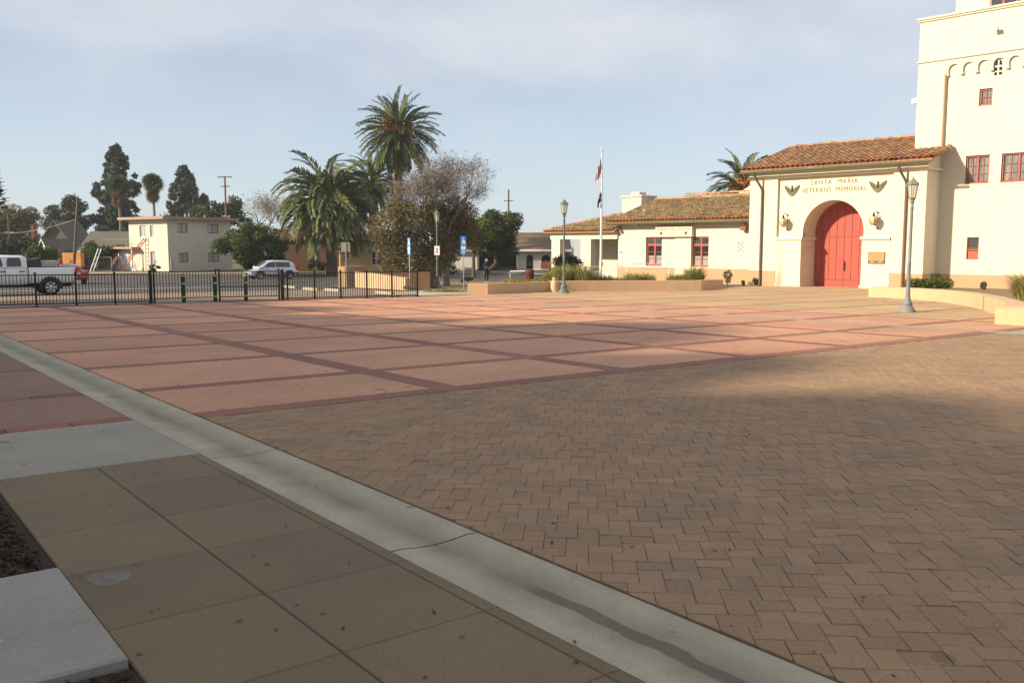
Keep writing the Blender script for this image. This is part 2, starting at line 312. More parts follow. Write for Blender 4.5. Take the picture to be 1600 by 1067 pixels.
def blob_points(blobs, n, shell=.55):
    vol = np.array([b[3]*b[4]*b[5] for b in blobs])**.72; pick = rng.choice(len(blobs), n, p=vol/vol.sum())
    B = np.array(blobs)[pick]; d = rng.normal(size=(n,3)); d /= np.linalg.norm(d, axis=1)[:,None]
    r = shell + (1-shell)*rng.random(n)**.6; r *= 1 + .10*rng.normal(size=n)
    return B[:,:3] + d*r[:,None]*B[:,3:6]
def clumps(c, rad, k, r0, r1, flat=.8):
    """a crown made of k uneven clumps inside an ellipsoid"""
    out = []
    for _ in range(k):
        d = rng.normal(size=3); d /= np.linalg.norm(d); q = rng.uniform(.35, .92)
        r = rng.uniform(r0, r1); out.append((c[0]+d[0]*q*rad[0], c[1]+d[1]*q*rad[1], c[2]+d[2]*q*rad[2], r, r, r*flat))
    return out
def branches(mb, p, d, ln, r, depth, spread=.6, up=.12, tips=None, n=5):
    p = Vector(p); d = Vector(d).normalized(); pts = [p]; q = p.copy(); dd = d.copy()
    for i in range(3):
        dd = (dd + Vector(rng.normal(size=3))*.14 + Vector((0,0,up*.3))).normalized(); q = q + dd*ln/3; pts.append(q.copy())
    mb.tube(pts, [r, r*.86, r*.74, r*.6], n)
    if depth == 0:
        if tips is not None: tips.append(q)
        return
    for k in range(int(rng.integers(2, 4))):
        nd = (dd + Vector(rng.normal(size=3))*spread + Vector((0,0,up))).normalized()
        branches(mb, pts[-1] if k < 2 else pts[2], nd, ln*rng.uniform(.6, .82), r*.58, depth-1, spread, up, tips, max(3, n-1))
# ------------------------------------------------------------------ ground, road, plaza
def sheet(name, material, quads, off, parent=None, kind=True):
    """quads in site plan (e, n) corners, split where the ground changes grade"""
    mb = MB()
    for q in quads: mb.add([(*at(e, n), gn(n)+off) for e, n in q], [tuple(range(len(q)))])
    o = mb.build(name, material, parent); 
    return struct(o) if kind else o
def eband(e0, e1, n0, n1):
    cuts = [n0] + [c for c in (84, 92) if n0 < c < n1] + [n1]
    return [((e0,a),(e1,a),(e1,b),(e0,b)) for a, b in zip(cuts, cuts[1:])]
sheet('ground', 'terrain', eband(-1500, 1500, -60, 84) + eband(-1500, 1500, 84, 92) + eband(-1500, 1500, 92, 1500), -.10)
def wpoly(name, material, poly, off, parent=None, kind=True):
    o = MB().add([(x, y, gz(x, y)+off) for x, y in poly], [tuple(range(len(poly)))]).build(name, material, parent)
    return struct(o) if kind else o
# street along the far side of the plaza, with its kerbs and lines
sheet('road', 'asphalt', eband(-140, -1, 36.6, 50) + eband(-140, 120, 50, 84) + eband(-140, 120, 84, 91), -.055)
sheet('lawn', 'lawn', eband(-140, 160, 92.2, 130), -.03)
wpoly('parking_apron', 'apron', [(-30, 36.4), (24.9, 36.4), (24.9, 47.2), (-30, 47.2)], -.028)
wpoly('street_gutter', 'walk_light', [(-30, 55.2), (19, 55.2), (19, 56.0), (-30, 56.0)], -.045)
wpoly('parking_lot', 'asphalt', [(14, 47.3), (24.9, 47.3), (24.9, 64), (14, 64)], -.05)
fk = MB()
for n0, h in ((91, .10),):
    for e0 in np.arange(-120, 110, 6.0):
        p = [at(e0, n0), at(e0+5.98, n0), at(e0+5.98, n0+.25), at(e0, n0+.25)]; z = gn(91)
        fk.add([(*q, z-.2) for q in p] + [(*q, z+.06) for q in p], [(4,5,6,7),(0,1,5,4),(1,2,6,5),(2,3,7,6),(3,0,4,7)])
struct(fk.build('kerb', 'walk_light'))
sheet('far_pavement', 'walk_light', [((-120, 91.26), (110, 91.26), (110, 92.6), (-120, 92.6))], .03)
wpoly('planting_ground', 'earth', [(25.2, 36.9), (34, 40.6), (42, 55.5), (33, 60), (25.2, 52)], -.012)
wpoly('concrete_path', 'walk_light', [(21.2, 35.9), (25.1, 35.9), (27.2, 38.3), (26.2, 40.8), (24.0, 41.8), (21.2, 39)], -.004)
# garden beds along the halls
wpoly('garden_bed', 'earth', [(30, 36), (38.4, 33.3), (44.2, 36.3), (47.6, 39), (48.4, 58), (43, 57.5), (31, 38.6)], .02)
wpoly('garden_soil', 'earth', [(37.8, 22.1), (48.5, 24.4), (50, 8), (24.9, 8), (25.0, 10.4), (29.3, 12.6), (33.5, 15.8), (36.3, 18.6)], .16)

PT = 0.0
plaza = struct(wpoly('plaza', 'paver_sand', [(-8, 8.9), (52, 8.9), (52, 36.0), (-8, 36.0)], PT-.034, kind=True))
def slab(name, x0, x1, y0, y1, material, parent, top=0.0, ch=.006, gap=.004, thick=.05):
    x0 += gap; x1 -= gap; y0 += gap; y1 -= gap
    if x1-x0 < .03 or y1-y0 < .03: return None
    mb = MB(); V = []
    for i, dz in ((0, -thick), (0, -ch), (ch, 0)):
        for x, y in ((x0+i, y0+i), (x1-i, y0+i), (x1-i, y1-i), (x0+i, y1-i)): V.append((x, y, gz(x, y)+top+dz))
    mb.add(V, [(8,9,10,11)] + [(4*k+j, 4*k+(j+1)%4, 4*k+4+(j+1)%4, 4*k+4+j) for k in range(2) for j in range(4)])
    return mb.build(name, material, parent)
XB = [6.42, 9.57, 12.68, 15.75, 18.8]                     # dark bands running away from the viewer
XG = 21.7                                                  # grey concrete band
XT = [24.95, 28.1, 31.2, 34.3, 37.4, 40.5, 43.6, 46.7, 49.8]
YB = [9.66, 11.95, 14.88, 17.8, 20.75, 23.68, 26.6, 29.55, 32.45, 35.4]
BW = .2
ex = [3.135] + XB + [XG] + XT
for i in range(len(ex)-1):
    xa, xb = ex[i], ex[i+1]
    wa = 0 if i == 0 else (.26 if xa == XG else BW); wb = .26 if xb == XG else BW
    tan = xa >= 24.9; ms, mbnd = ('slab_tan', 'band_tan') if tan else ('slab_pink', 'slab_band')
    if tan: wa *= .7; wb *= .7
    hb = BW*.7 if tan else BW*.85
    for j in range(len(YB)-1):
        ya, yb = YB[j], YB[j+1]
        if (xa+xb)/2 > 38 and ya < 20: continue
        slab('slab', xa+wa, xb-wb, ya+hb, yb-hb, ms, plaza, PT+.003*((i*7+j*3) % 3))
        slab('band', xa+wa, xb-wb, ya-hb, ya+hb, mbnd, plaza, PT)
        if xb != XG: slab('band', xb-wb, xb+(BW*.7 if xb >= 24.9 else BW), ya-hb, yb-hb, mbnd, plaza, PT)
for j in range(len(YB)-1): slab('concrete_band', XG-.26, XG+.26, YB[j]-BW, YB[j+1]-BW, 'conc', plaza, PT+.001)
slab('concrete_band', XG-.26, 25.2, 3, YB[0]-BW, 'conc', plaza, PT+.002)
# left of the channel: red slabs framed with brick courses
for ya, yb in ((9.78, 12.0), (12.0, 15.1), (15.1, 18.6), (18.6, 22.4), (22.4, 26.5), (26.5, 31), (31, 35.6)):
    for xa, xb in ((-1.6, 2.505), (-6.0, -1.6)):
        slab('slab', xa, xb, ya+.26, yb, 'slab_red', plaza, PT)
        nb = int(round((xb-xa)/.55))
        for k in range(nb): slab('brick', xa+(xb-xa)*k/nb, xa+(xb-xa)*(k+1)/nb, ya, ya+.26, 'brick_red', plaza, PT+.002)

# concrete drainage channel, dished, poured in lengths
m, t, b = new_mat('channel_concrete'); M['channel'] = mat('channel', (.405, .352, .248), .85, .28, 1.6, .10, 70, .25, .002, c2=(.26, .235, .175), spots=.6, spscale=4.5, spcol=(.08, .07, .06))
cm = M['channel'].node_tree; cb = cm.nodes['Principled BSDF']; src = cb.inputs['Base Color'].links[0].from_socket
g0 = cm.nodes.new('ShaderNodeTexCoord'); sx = cm.nodes.new('ShaderNodeSeparateXYZ'); cm.links.new(g0.outputs['Object'], sx.inputs[0])
def mth(tree, op, a, b=None, clamp=False):
    n = tree.nodes.new('ShaderNodeMath'); n.operation = op; n.use_clamp = clamp
    for i, q in enumerate((a, b)):
        if q is None: continue
        if isinstance(q, (int, float)): n.inputs[i].default_value = q
        else: tree.links.new(q, n.inputs[i])
    return n.outputs[0]
nw = cm.nodes.new('ShaderNodeTexNoise'); nw.inputs['Scale'].default_value = 2.2; nw.inputs['Detail'].default_value = 5; cm.links.new(g0.outputs['Object'], nw.inputs['Vector'])
wx = mth(cm, 'ADD', sx.outputs[0], mth(cm, 'MULTIPLY', mth(cm, 'SUBTRACT', nw.outputs['Fac'], .5), .16))
dx = mth(cm, 'ABSOLUTE', mth(cm, 'SUBTRACT', wx, 2.83))
core = mth(cm, 'SUBTRACT', 1.0, mth(cm, 'DIVIDE', dx, .055), True)       # silt streak left by standing water
along = mth(cm, 'SUBTRACT', 1.0, mth(cm, 'DIVIDE', mth(cm, 'ABSOLUTE', mth(cm, 'SUBTRACT', sx.outputs[1], 2.5)), 1.25), True)
st = mth(cm, 'MULTIPLY', mth(cm, 'MULTIPLY', core, 3.0, True), mth(cm, 'MULTIPLY', along, 4.0, True))
wide = mth(cm, 'MULTIPLY', mth(cm, 'SUBTRACT', 1.0, mth(cm, 'DIVIDE', dx, .2), True), .9)
stain = mth(cm, 'MAXIMUM', mth(cm, 'MULTIPLY', st, .74), mth(cm, 'MULTIPLY', wide, nw.outputs['Fac']))
mxs = cm.nodes.new('ShaderNodeMixRGB'); cm.links.new(stain, mxs.inputs[0]); cm.links.new(src, mxs.inputs[1]); mxs.inputs[2].default_value = (.07, .056, .04, 1); cm.links.new(mxs.outputs[0], cb.inputs['Base Color'])
chan = struct(wpoly('drainage_channel', 'paver_sand', [(2.5, -3), (3.13, -3), (3.13, 37), (2.5, 37)], PT-.06))
for ya, yb in zip((-2.5, 1.4, 4.42, 7.5, 9.68, 11.75, 15, 18.2, 22, 26, 30, 33.5), (1.4, 4.42, 7.5, 9.68, 11.75, 15, 18.2, 22, 26, 30, 33.5, 36.5)):
    mb = MB(); xs = np.linspace(2.515, 3.122, 9); ny = 2; V = []
    for y in (ya+.006, yb-.006):
        for i, x in enumerate(xs):
            u = (i-4)/4; V.append((x, y, gz(x, y)+PT-.026*(1-u*u)**1.5 + (-.008 if i in (0, 8) else 0)))
    V += [(2.51, ya+.006, gz(2.5, ya)+PT-.05), (2.51, yb-.006, gz(2.5, yb)+PT-.05), (3.127, ya+.006, gz(3.1, ya)+PT-.05), (3.127, yb-.006, gz(3.1, yb)+PT-.05)]
    mb.add(V, [(i, i+1, 10+i, 9+i) for i in range(8)] + [(18, 0, 9, 19), (8, 20, 21, 17)])
    mb.build('channel_length', 'channel', chan, smooth=True)

# sidewalk at the left with its grey slab, raised pad and mulch bed
walk = struct(wpoly('sidewalk', 'paver_sand', [(-7, -3), (2.52, -3), (2.52, 9.77), (-7, 9.77)], PT-.03))
slab('slab', .9, 2.505, 7.72, 9.77, 'conc_grey', walk, PT+.001, gap=.003)
slab('slab', -2.0, .9, 7.72, 9.77, 'conc_grey', walk, PT+.001, gap=.003); slab('slab', -6, -2.0, 7.72, 9.77, 'conc_grey', walk, PT+.001)
ys = [-2.6, -1.0, .0, .84, 1.68, 2.52, 3.36, 4.22, 5.09, 5.95, 6.85, 7.72]
for a, b in zip(ys, ys[1:]):
    for x0, x1 in ((.92, 1.67), (1.67, 2.42), (2.42, 2.505)): slab('slab', x0, x1, a, b, 'sidewalk', walk, PT, gap=.0022 if x0 < 2 else .0015)
slab('landing_pad', -1.3, .912, 3.8, 5.19, 'conc_pad', walk, PT+.035, ch=.012, thick=.12)
cov = MB(); cx, cy = 1.10, 4.93; pr = []
for i in range(26):
    a = 2*PI*i/26; r_ = (.105 + .014*math.sin(3*a+1) + .008*math.sin(7*a)); pr.append((cx+r_*math.cos(a), cy+r_*1.05*math.sin(a)))
cov.add([(x, y, gz(x, y)+PT+.003) for x, y in pr] + [(cx+(x-cx)*1.03, cy+(y-cy)*1.03, gz(x, y)+PT-.004) for x, y in pr], [tuple(range(26))] + [(i, (i+1) % 26, 26+(i+1) % 26, 26+i) for i in range(26)])
vc = thing('utility_cover', 'small round concrete utility cover patched into the brown sidewalk slab', 'utility cover', (0, 0, 0))
cov.build('patch', 'patch', vc)
cc = MB(); q = [(cx+.035*math.cos(2*PI*i/20), cy+.035*math.sin(2*PI*i/20)) for i in range(20)]; q2 = [(cx+.030*math.cos(2*PI*i/20), cy+.030*math.sin(2*PI*i/20)) for i in range(20)]
cc.add([(x, y, gz(x, y)+PT+.004) for x, y in q] + [(x, y, gz(x, y)+PT+.0075) for x, y in q2], [(i, (i+1) % 20, 20+(i+1) % 20, 20+i) for i in range(20)] + [tuple(range(20, 40))]); cc.build('lid', 'patch', vc)
bed = struct(wpoly('mulch_bed', 'mulch', [(-7, 5.2), (.9, 5.2), (.9, 7.71), (-7, 7.71)], PT-.012))
wpoly('mulch_bed', 'mulch', [(-3, .5), (.9, .5), (.9, 3.79), (-3, 3.79)], PT-.012)
n = 9000; C_ = np.stack([rng.uniform(-2.2, .87, n), rng.uniform(5.22, 7.69, n), np.zeros(n)], 1)
n2 = 2600; C_ = np.concatenate([C_, np.stack([rng.uniform(-.4, .87, n2), rng.uniform(2.3, 3.76, n2), np.zeros(n2)], 1)])
C_[:, 2] = [gz(x, y) + PT + random.uniform(-.01, .022) for x, y, _ in C_]
stuff(leaves('bark_chips', C_, .019, 'chip', up=.7, aspect=3.2)); tag(bpy.data.objects['bark_chips'], 'dark brown bark chips covering the bed beside the sidewalk', 'mulch')

# block paving: 2:3 blocks, laid in both directions
pv = struct(wpoly('block_paving', 'paver_sand', [(3.11, -4), (21.42, -4), (21.42, 9.45), (3.11, 9.45)], PT-.008))
PA = HEAD - R(4.6); U = .0660
pc, ps = math.cos(PA), math.sin(PA)             # long axis "away"; across axis is its right
def pw(u, v): return (3.2 + pc*v*U + ps*u*U, 2.0 + ps*v*U - pc*u*U)
def clip(poly, x0, x1, y0, y1):
    for ax, lim, sgn in ((0, x0, 1), (0, x1, -1), (1, y0, 1), (1, y1, -1)):
        out = []
        for i, p in enumerate(poly):
            q = poly[i-1]; fp = (p[ax]-lim)*sgn; fq = (q[ax]-lim)*sgn
            if (fp >= 0) != (fq >= 0):
                t_ = fq/(fq-fp); out.append((q[0]+(p[0]-q[0])*t_, q[1]+(p[1]-q[1])*t_))
            if fp >= 0: out.append(p)
        poly = out
        if len(poly) < 3: return []
    return poly
blocks = []
for i in range(-190, 191):
    for j in range(-260, 261):
        u0, v0 = 5*i + 2*j, i - 2*j
        for du, dv, w, h in ((0, 0, 3, 2), (3, 0, 2, 3)):
            cu, cv = u0+du+w/2, v0+dv+h/2; x, y = pw(cu, cv)
            if not (2.8 < x < 21.7 and -3.6 < y < 9.7): continue
            if abs(FY*x-FX*y) > .66*(FX*x+FY*y)+7: continue
            gp = .008 + .014*random.random()**2; ja = random.uniform(-.012, .012)
            c4 = [pw(u0+du+gp, v0+dv+gp), pw(u0+du+gp, v0+dv+h-gp), pw(u0+du+w-gp, v0+dv+h-gp), pw(u0+du+w-gp, v0+dv+gp)]
            c4 = [(x+(a-x)*math.cos(ja)-(b-y)*math.sin(ja), y+(a-x)*math.sin(ja)+(b-y)*math.cos(ja)) for a, b in c4]
            p = clip(c4, 3.135, 21.41, -3.5, 9.445)
            if len(p) >= 3:
                ar = abs(sum(p[k-1][0]*p[k][1]-p[k][0]*p[k-1][1] for k in range(len(p))))/2
                if ar > .0012: blocks.append((math.hypot(x, y), x, y, p))
def inview(bk):
    _, x, y, p = bk; nn = FX*x+FY*y; e = FY*x-FX*y
    return nn > 3.4 and abs(e) < nn*.575
blocks.sort(key=lambda q: q[0] if inview(q) else 1e3+q[0])
def block_geo(mb, x, y, p):
    k = len(p); dz = random.uniform(-.003, .003); tx, ty = random.uniform(-.016, .016), random.uniform(-.016, .016); V = []
    for s, z in ((1.0, -.03), (1.0, -.004), (.965, 0)):
        for a, b in p: V.append((x+(a-x)*s, y+(b-y)*s, gz(a, b)+PT+z+dz+(a-x)*tx+(b-y)*ty))
    mb.add(V, [tuple(range(2*k, 3*k))] + [(r*k+i, r*k+(i+1) % k, (r+1)*k+(i+1) % k, (r+1)*k+i) for r in range(2) for i in range(k)])
for bk in blocks[:300]:
    mb = MB(); block_geo(mb, *bk[1:]); mb.build('paving_block', 'paver', pv)
mb = MB()
for bk in blocks[300:]: block_geo(mb, *bk[1:])
stuff(mb.build('paving_blocks', 'paver', pv))

# fallen leaves and seed husks on the paving
n = 150; L_ = []
while len(L_) < n:
    nn = 3.4*math.exp(random.random()*2.1); e = random.uniform(-.58, .58)*nn; x, y = at(e, nn)
    if x > .95 and y > -1: L_.append((x, y, gz(x, y)+PT+.006))
for k in range(110):                                    # drift against the curved planter
    u = random.random(); x, y = 36.6-u*10.5, 21.2-u*9.2+math.sin(u*PI)*-.3; L_.append((x-random.random()**2*.9, y+random.random()**2*.5, gz(x, y)+PT+.012))
tag(stuff(leaves('fallen_leaves', np.array(L_), .017, 'deadleaf', up=2.5, aspect=2.4)), 'scattered dry brown leaves lying on the paving', 'leaves')
for k, (x, y, s) in enumerate(((2.79, 1.98, .05), (3.52, 2.02, .055), (1.62, 4.0, .04))):
    pass
# ------------------------------------------------------------------ building helpers
def tile_roof(name, P0, A, Sv, W, Lf, material, parent, pitch=.30, course=.42, r=.115, lift=.05, eave=False):
    """barrel tiles laid up a slope; Lf(u) -> (t0, t1) range up the slope at distance u along the eave"""
    P0 = np.array(P0, float); A = np.array(A, float); Sv = np.array(Sv, float); Sv /= np.linalg.norm(Sv); N_ = np.cross(A, Sv)
    if N_[2] < 0: N_ = -N_
    V = []; F = []; V1 = []; F1_ = []; nseg = 5; ncol = int(W/pitch)
    for c in range(ncol+1):
        u = c*pitch; t0, t1 = Lf(min(u, W))
        if t1-t0 < .12: continue
        nc = max(1, int(math.ceil((t1-t0)/course)))
        for k in range(nc):
            a0 = t0+k*course; a1 = min(t1, a0+course*1.12); j = rng.normal(0, .008, 3)
            VV, FF = (V1, F1_) if (k == 0 and eave) else (V, F); base = len(VV)
            for tt, rr, lf in ((a0, r*(1.22 if VV is V1 else 1.04), lift*.75), (a1, r*.9, lift*.25)):
                for q in range(nseg+1):
                    an = PI*q/nseg
                    VV.append(P0 + A*(u+j[0]+rr*math.cos(an)) + Sv*(tt+j[1]) + N_*(lf + rr*.85*math.sin(an)))
            FF += [(base+q, base+q+1, base+nseg+2+q, base+nseg+1+q) for q in range(nseg)]
    if V1: np_mesh('eave_tiles', V1, F1_, 'tile_red', parent)['kind'] = 'stuff'
    o = np_mesh(name, V, F, material, parent); o['kind'] = 'stuff'; return o
def roof_plane(name, pts, material, parent, th=.08):
    n_ = (Vector(pts[1])-Vector(pts[0])).cross(Vector(pts[2])-Vector(pts[1])).normalized()
    if n_.z < 0: n_ = -n_
    k = len(pts); V = [tuple(Vector(p)) for p in pts] + [tuple(Vector(p)-n_*th) for p in pts]
    return MB().add(V, [tuple(range(k)), tuple(range(2*k-1, k-1, -1))] + [(i, (i+1) % k, k+(i+1) % k, k+i) for i in range(k)]).build(name, material, parent)
def window(parent, x0, x1, z0, z1, y, cols=2, rows=3, frame='redtrim', fw=.07, glass='glass_pane', sash=True, transom=0, name='window', depth=.06, curtain=True):
    """casement let into a wall face at depth y (y grows inwards)"""
    w = MB(); w.box(x0, x0+fw, y, y+depth, z0, z1); w.box(x1-fw, x1, y, y+depth, z0, z1); w.box(x0+fw, x1-fw, y, y+depth, z1-fw, z1); w.box(x0+fw, x1-fw, y-.03, y+depth, z0, z0+fw*1.15)
    ztop = z1-fw
    if transom: w.box(x0+fw, x1-fw, y-.005, y+depth, z1-transom-fw*1.3, z1-transom); ztop = z1-transom-fw*1.3
    xm = (x0+x1)/2
    if sash: w.box(xm-fw*.55, xm+fw*.55, y-.004, y+depth-.005, z0+fw*1.15, ztop)
    if transom: w.box(xm-fw*.4, xm+fw*.4, y, y+depth-.005, z1-transom, z1-fw)
    o = w.build(name, frame, parent)
    halves = ((x0+fw, xm-fw*.55), (xm+fw*.55, x1-fw)) if sash else ((x0+fw, x1-fw),)
    cpl = max(1, cols//len(halves)); mu = MB(); bz0 = z0+fw*1.15; mm = .012
    for a, b in halves:
        for r_ in range(rows):
            for c in range(cpl):
                pa = a+(b-a)*c/cpl; pb = a+(b-a)*(c+1)/cpl; qa = bz0+(ztop-bz0)*r_/rows; qb = bz0+(ztop-bz0)*(r_+1)/rows
                MB().box(pa+mm, pb-mm, y+depth*.5, y+depth*.5+.006, qa+mm, qb-mm).build('pane', glass, o)
        for r_ in range(1, rows): q = bz0+(ztop-bz0)*r_/rows; mu.box(a, b, y+.012, y+depth-.01, q-mm, q+mm)
        for c in range(1, cpl): q = a+(b-a)*c/cpl; mu.box(q-mm, q+mm, y+.016, y+depth-.014, bz0, ztop)
    if transom:
        for a, b in ((x0+fw, xm-fw*.4), (xm+fw*.4, x1-fw)): MB().box(a, b, y+depth*.5, y+depth*.5+.006, z1-transom, z1-fw).build('pane', 'glass', o)
    if mu.v: mu.build('glazing_bar', frame, o)
    return o
def holed_wall(mb, x0, x1, z0, z1, y0, y1, holes, mi=0):
    """solid wall slab from y0 (face) to y1 with rectangular openings"""
    xs = sorted({x0, x1, *[h[0] for h in holes], *[h[1] for h in holes]}); zs = sorted({z0, z1, *[h[2] for h in holes], *[h[3] for h in holes]})
    inside = lambda x, z: any(h[0] < x < h[1] and h[2] < z < h[3] for h in holes)
    for i in range(len(xs)-1):
        for k in range(len(zs)-1):
            xm, zm = (xs[i]+xs[i+1])/2, (zs[k]+zs[k+1])/2
            if not inside(xm, zm):
                mb.quad((xs[i],y0,zs[k]), (xs[i+1],y0,zs[k]), (xs[i+1],y0,zs[k+1]), (xs[i],y0,zs[k+1]), mi)
    for a, b, c, d in holes:
        mb.quad((a,y0,c),(a,y1,c),(a,y1,d),(a,y0,d), mi); mb.quad((b,y0,c),(b,y1,c),(b,y1,d),(b,y0,d), mi)
        mb.quad((a,y0,d),(b,y0,d),(b,y1,d),(a,y1,d), mi); mb.quad((a,y0,c),(b,y0,c),(b,y1,c),(a,y1,c), mi)
def text_mesh(name, body, size, material, parent, loc, rot=(PI/2, 0, 0), ext=.012, align='CENTER', spacing=1.0, sx=1.0, off=0.0):
    cu = bpy.data.curves.new(name, 'FONT'); cu.body = body; cu.size = size; cu.extrude = ext; cu.align_x = align; cu.space_character = spacing; cu.resolution_u = 2; cu.offset = off
    tmp = bpy.data.objects.new('tmp', cu); COL.objects.link(tmp); dg = bpy.context.evaluated_depsgraph_get(); me = bpy.data.meshes.new_from_object(tmp.evaluated_get(dg))
    bpy.data.objects.remove(tmp); me.name = name; me.materials.clear(); me.materials.append(M[material])
    o = link(name, me, parent); o.location = loc; o.rotation_euler = rot; o.scale = (sx, 1, 1); o['kind'] = 'stuff'; return o

# ------------------------------------------------------------------ memorial hall: portico and tower
FA = R(276.256); FO = (47.99, 33.14, 0)
hall = thing('memorial_hall', 'cream stucco memorial hall with arched red door, tiled porch roof and tall tower', 'building', FO, FA)
def fpos(a, d, z):
    c, s = math.cos(FA), math.sin(FA); return (FO[0]+a*c-d*s, FO[1]+a*s+d*c, z)
ZB = -1.05; SP = 2.47; RA = 1.935; AC = 1.935
# centre wall with the arched opening (face at .18), reveal and door at 1.75
w = MB(); N_ = 28
arc = [(AC - RA*math.cos(PI*i/N_), SP + RA*math.sin(PI*i/N_)) for i in range(N_+1)]
arc = [(0, 2.2)] + arc + [(3.87, 2.2)]
ZT = 6.0
for (xa, za), (xb, zb) in zip(arc, arc[1:]):
    if xb-xa > 1e-6: w.quad((xa,.18,za),(xb,.18,zb),(xb,.18,ZT),(xa,.18,ZT))
    w.quad((xa,.18,za),(xb,.18,zb),(xb,1.85,zb),(xa,1.85,za))
w.box(-1.75, 0, .18, .5, 2.2, ZT); w.box(3.87, 5.65, .18, .5, 2.2, ZT)
w.build('porch_wall', 'cream', hall)
ar = MB()                                                # flat moulding round the arch
for r0, r1, y in ((2.36, 2.40, .166),):
    pts = [(r, PI*i/N_) for r in (r0, r1) for i in range(N_+1)]
    P = [(AC-r*math.cos(a), y, SP+r*math.sin(a)) for r, a in pts]; Q = [(x, .179, z) for x, _, z in P]; m_ = N_+1
    ar.add(P+Q, [(i, i+1, m_+i+1, m_+i) for i in range(N_)] + [(i, i+1, 2*m_+i+1, 2*m_+i) for i in range(N_)] + [(m_+i, m_+i+1, 3*m_+i+1, 3*m_+i) for i in range(N_)])
ar.build('arch_moulding', 'cream', hall)
for sgn, (xa, xb) in ((0, (-1.68, 0.0)), (1, (3.87, 5.55))):
    bk = MB(); bk.box(xa, xb, .0, 1.85, ZB, 2.02); bk.build('arch_pier', 'cream', hall)
    b2 = MB(); lo, hi = (xa, xb+.10) if sgn == 0 else (xa-.10, xb)
    b2.bbox(lo, hi, -.10, 1.86, 2.02, 2.22, .03); b2.bbox(lo+.05*(sgn), hi-.05*(1-sgn), -.035, 1.86, 1.55, 1.60, .008); b2.build('impost', 'cream', hall)
    b3 = MB(); b3.bbox(xa-(.06 if sgn else 0), xb+(0 if sgn else .06), -.07, 1.86, ZB, -.62, .02); b3.build('plinth', 'cream', hall)
for xa, xb, nm in ((-3.65, -1.70, 0), (5.57, 7.42, 1)):   # corner piers, courses scored with joints
    p = MB(); zz = [.10, .62, 1.16, 1.70, 2.26, 2.80, 3.36, 3.90, 4.46, 5.0, 5.5, 6.0]
    y1 = .5 if nm == 0 else 1.9
    for z0, z1 in zip(zz, zz[1:]):
        g_ = .006 if nm else .001
        p.box(xa, xb, 0, y1, z0+g_, z1-g_)
    p.build('corner_pier', 'cream', hall); q = MB(); q.box(xa+.012, xb-.012, .012, y1-.012, .1, 6.0); q.build('pier_core', 'cream', hall)
    q = MB(); q.box(xa-.004, xb+.004, -.004, y1, ZB, .099); q.build('painted_base', 'tanpaint', hall)
q = MB(); q.box(-3.66, -3.4, .51, 3.0, ZB, .1); q.build('painted_base', 'tanpaint', hall); q = MB(); q.box(-3.65, -3.4, .51, 6.5, .101, 6.0); q.build('side_wall', 'cream', hall)
gb = MB().add([(-3.65, .3, 6.0), (-3.65, 8.0, 6.0), (-3.65, 5.6, 8.1), (-3.4, .3, 6.0), (-3.4, 8.0, 6.0), (-3.4, 5.6, 8.1)], [(0,1,2),(3,4,5),(0,1,4,3),(1,2,5,4),(0,2,5,3)]); gb.build('gable', 'cream', hall)
gb = MB().add([(7.42, -.02, 6.0), (7.42, 1.9, 6.0), (7.42, 1.9, 6.98), (7.42, -.02, 6.36), (7.2, -.02, 6.0), (7.2, 1.9, 6.0), (7.2, 1.9, 6.98), (7.2, -.02, 6.36)], [(0,1,2,3),(4,5,6,7),(0,1,5,4),(1,2,6,5),(2,3,7,6),(3,0,4,7)]); gb.build('gable', 'cream', hall)
c = MB(); c.bbox(-3.80, 7.56, -.16, .6, 5.86, 6.03, .03); c.bbox(-3.72, 7.50, -.08, .6, 6.03, 6.30, .01); c.bbox(7.40, 7.58, .61, 1.88, 5.86, 6.03, .03); c.build('cornice', 'cream', hall)
sf = MB(); sf.quad((-3.9,-.6,6.33),(7.8,-.6,6.33),(7.8,0,6.33),(-3.9,0,6.33)); sf.build('soffit', 'cream', hall)
SLP = (8.3-6.42)/6.25
def zr(d): return 6.42 + (d+.65)*SLP
roof_plane('roof', [(-4.0,-.65,zr(-.65)), (5.9,-.65,zr(-.65)), (5.9,5.6,zr(5.6)), (-4.0,5.6,zr(5.6))], 'tile', hall)
roof_plane('roof', [(5.9,-.65,zr(-.65)), (7.9,-.65,zr(-.65)), (7.9,1.77,zr(1.77)), (5.9,1.77,zr(1.77))], 'tile', hall)
roof_plane('roof', [(-4.0,5.6,zr(5.6)), (5.9,5.6,zr(5.6)), (5.9,11.5,zr(5.6)-1.8), (-4.0,11.5,zr(5.6)-1.8)], 'tile', hall)
s_ = (0, 1, SLP); sl = math.hypot(1, SLP)
tile_roof('roof_tiles', (-3.95, -.75, zr(-.75)), (1,0,0), s_, 9.85, lambda u: (0, 6.3*sl), 'tile', hall, pitch=.335, r=.14, eave=True)
tile_roof('roof_tiles', (6.0, -.75, zr(-.75)), (1,0,0), s_, 1.9, lambda u: (0, 2.5*sl), 'tile', hall, pitch=.335, r=.14, eave=True)
tile_roof('ridge_tiles', (-4.0, 5.6, zr(5.6)+.06), (0,1,0), (1,0,0), .05, lambda u: (0, 9.9), 'tile', hall, pitch=.3, r=.15)
tile_roof('verge_tiles', (7.93, -.75, zr(-.75)+.05), (1,0,0), s_, .1, lambda u: (0, 2.5*sl), 'tile', hall, pitch=.3, r=.15)
g_ = MB()                                                # half-round eaves gutter
xs_ = [(-.74+.10*math.cos(PI+PI*i/8), 6.30+.12*math.sin(PI+PI*i/8)) for i in range(9)]
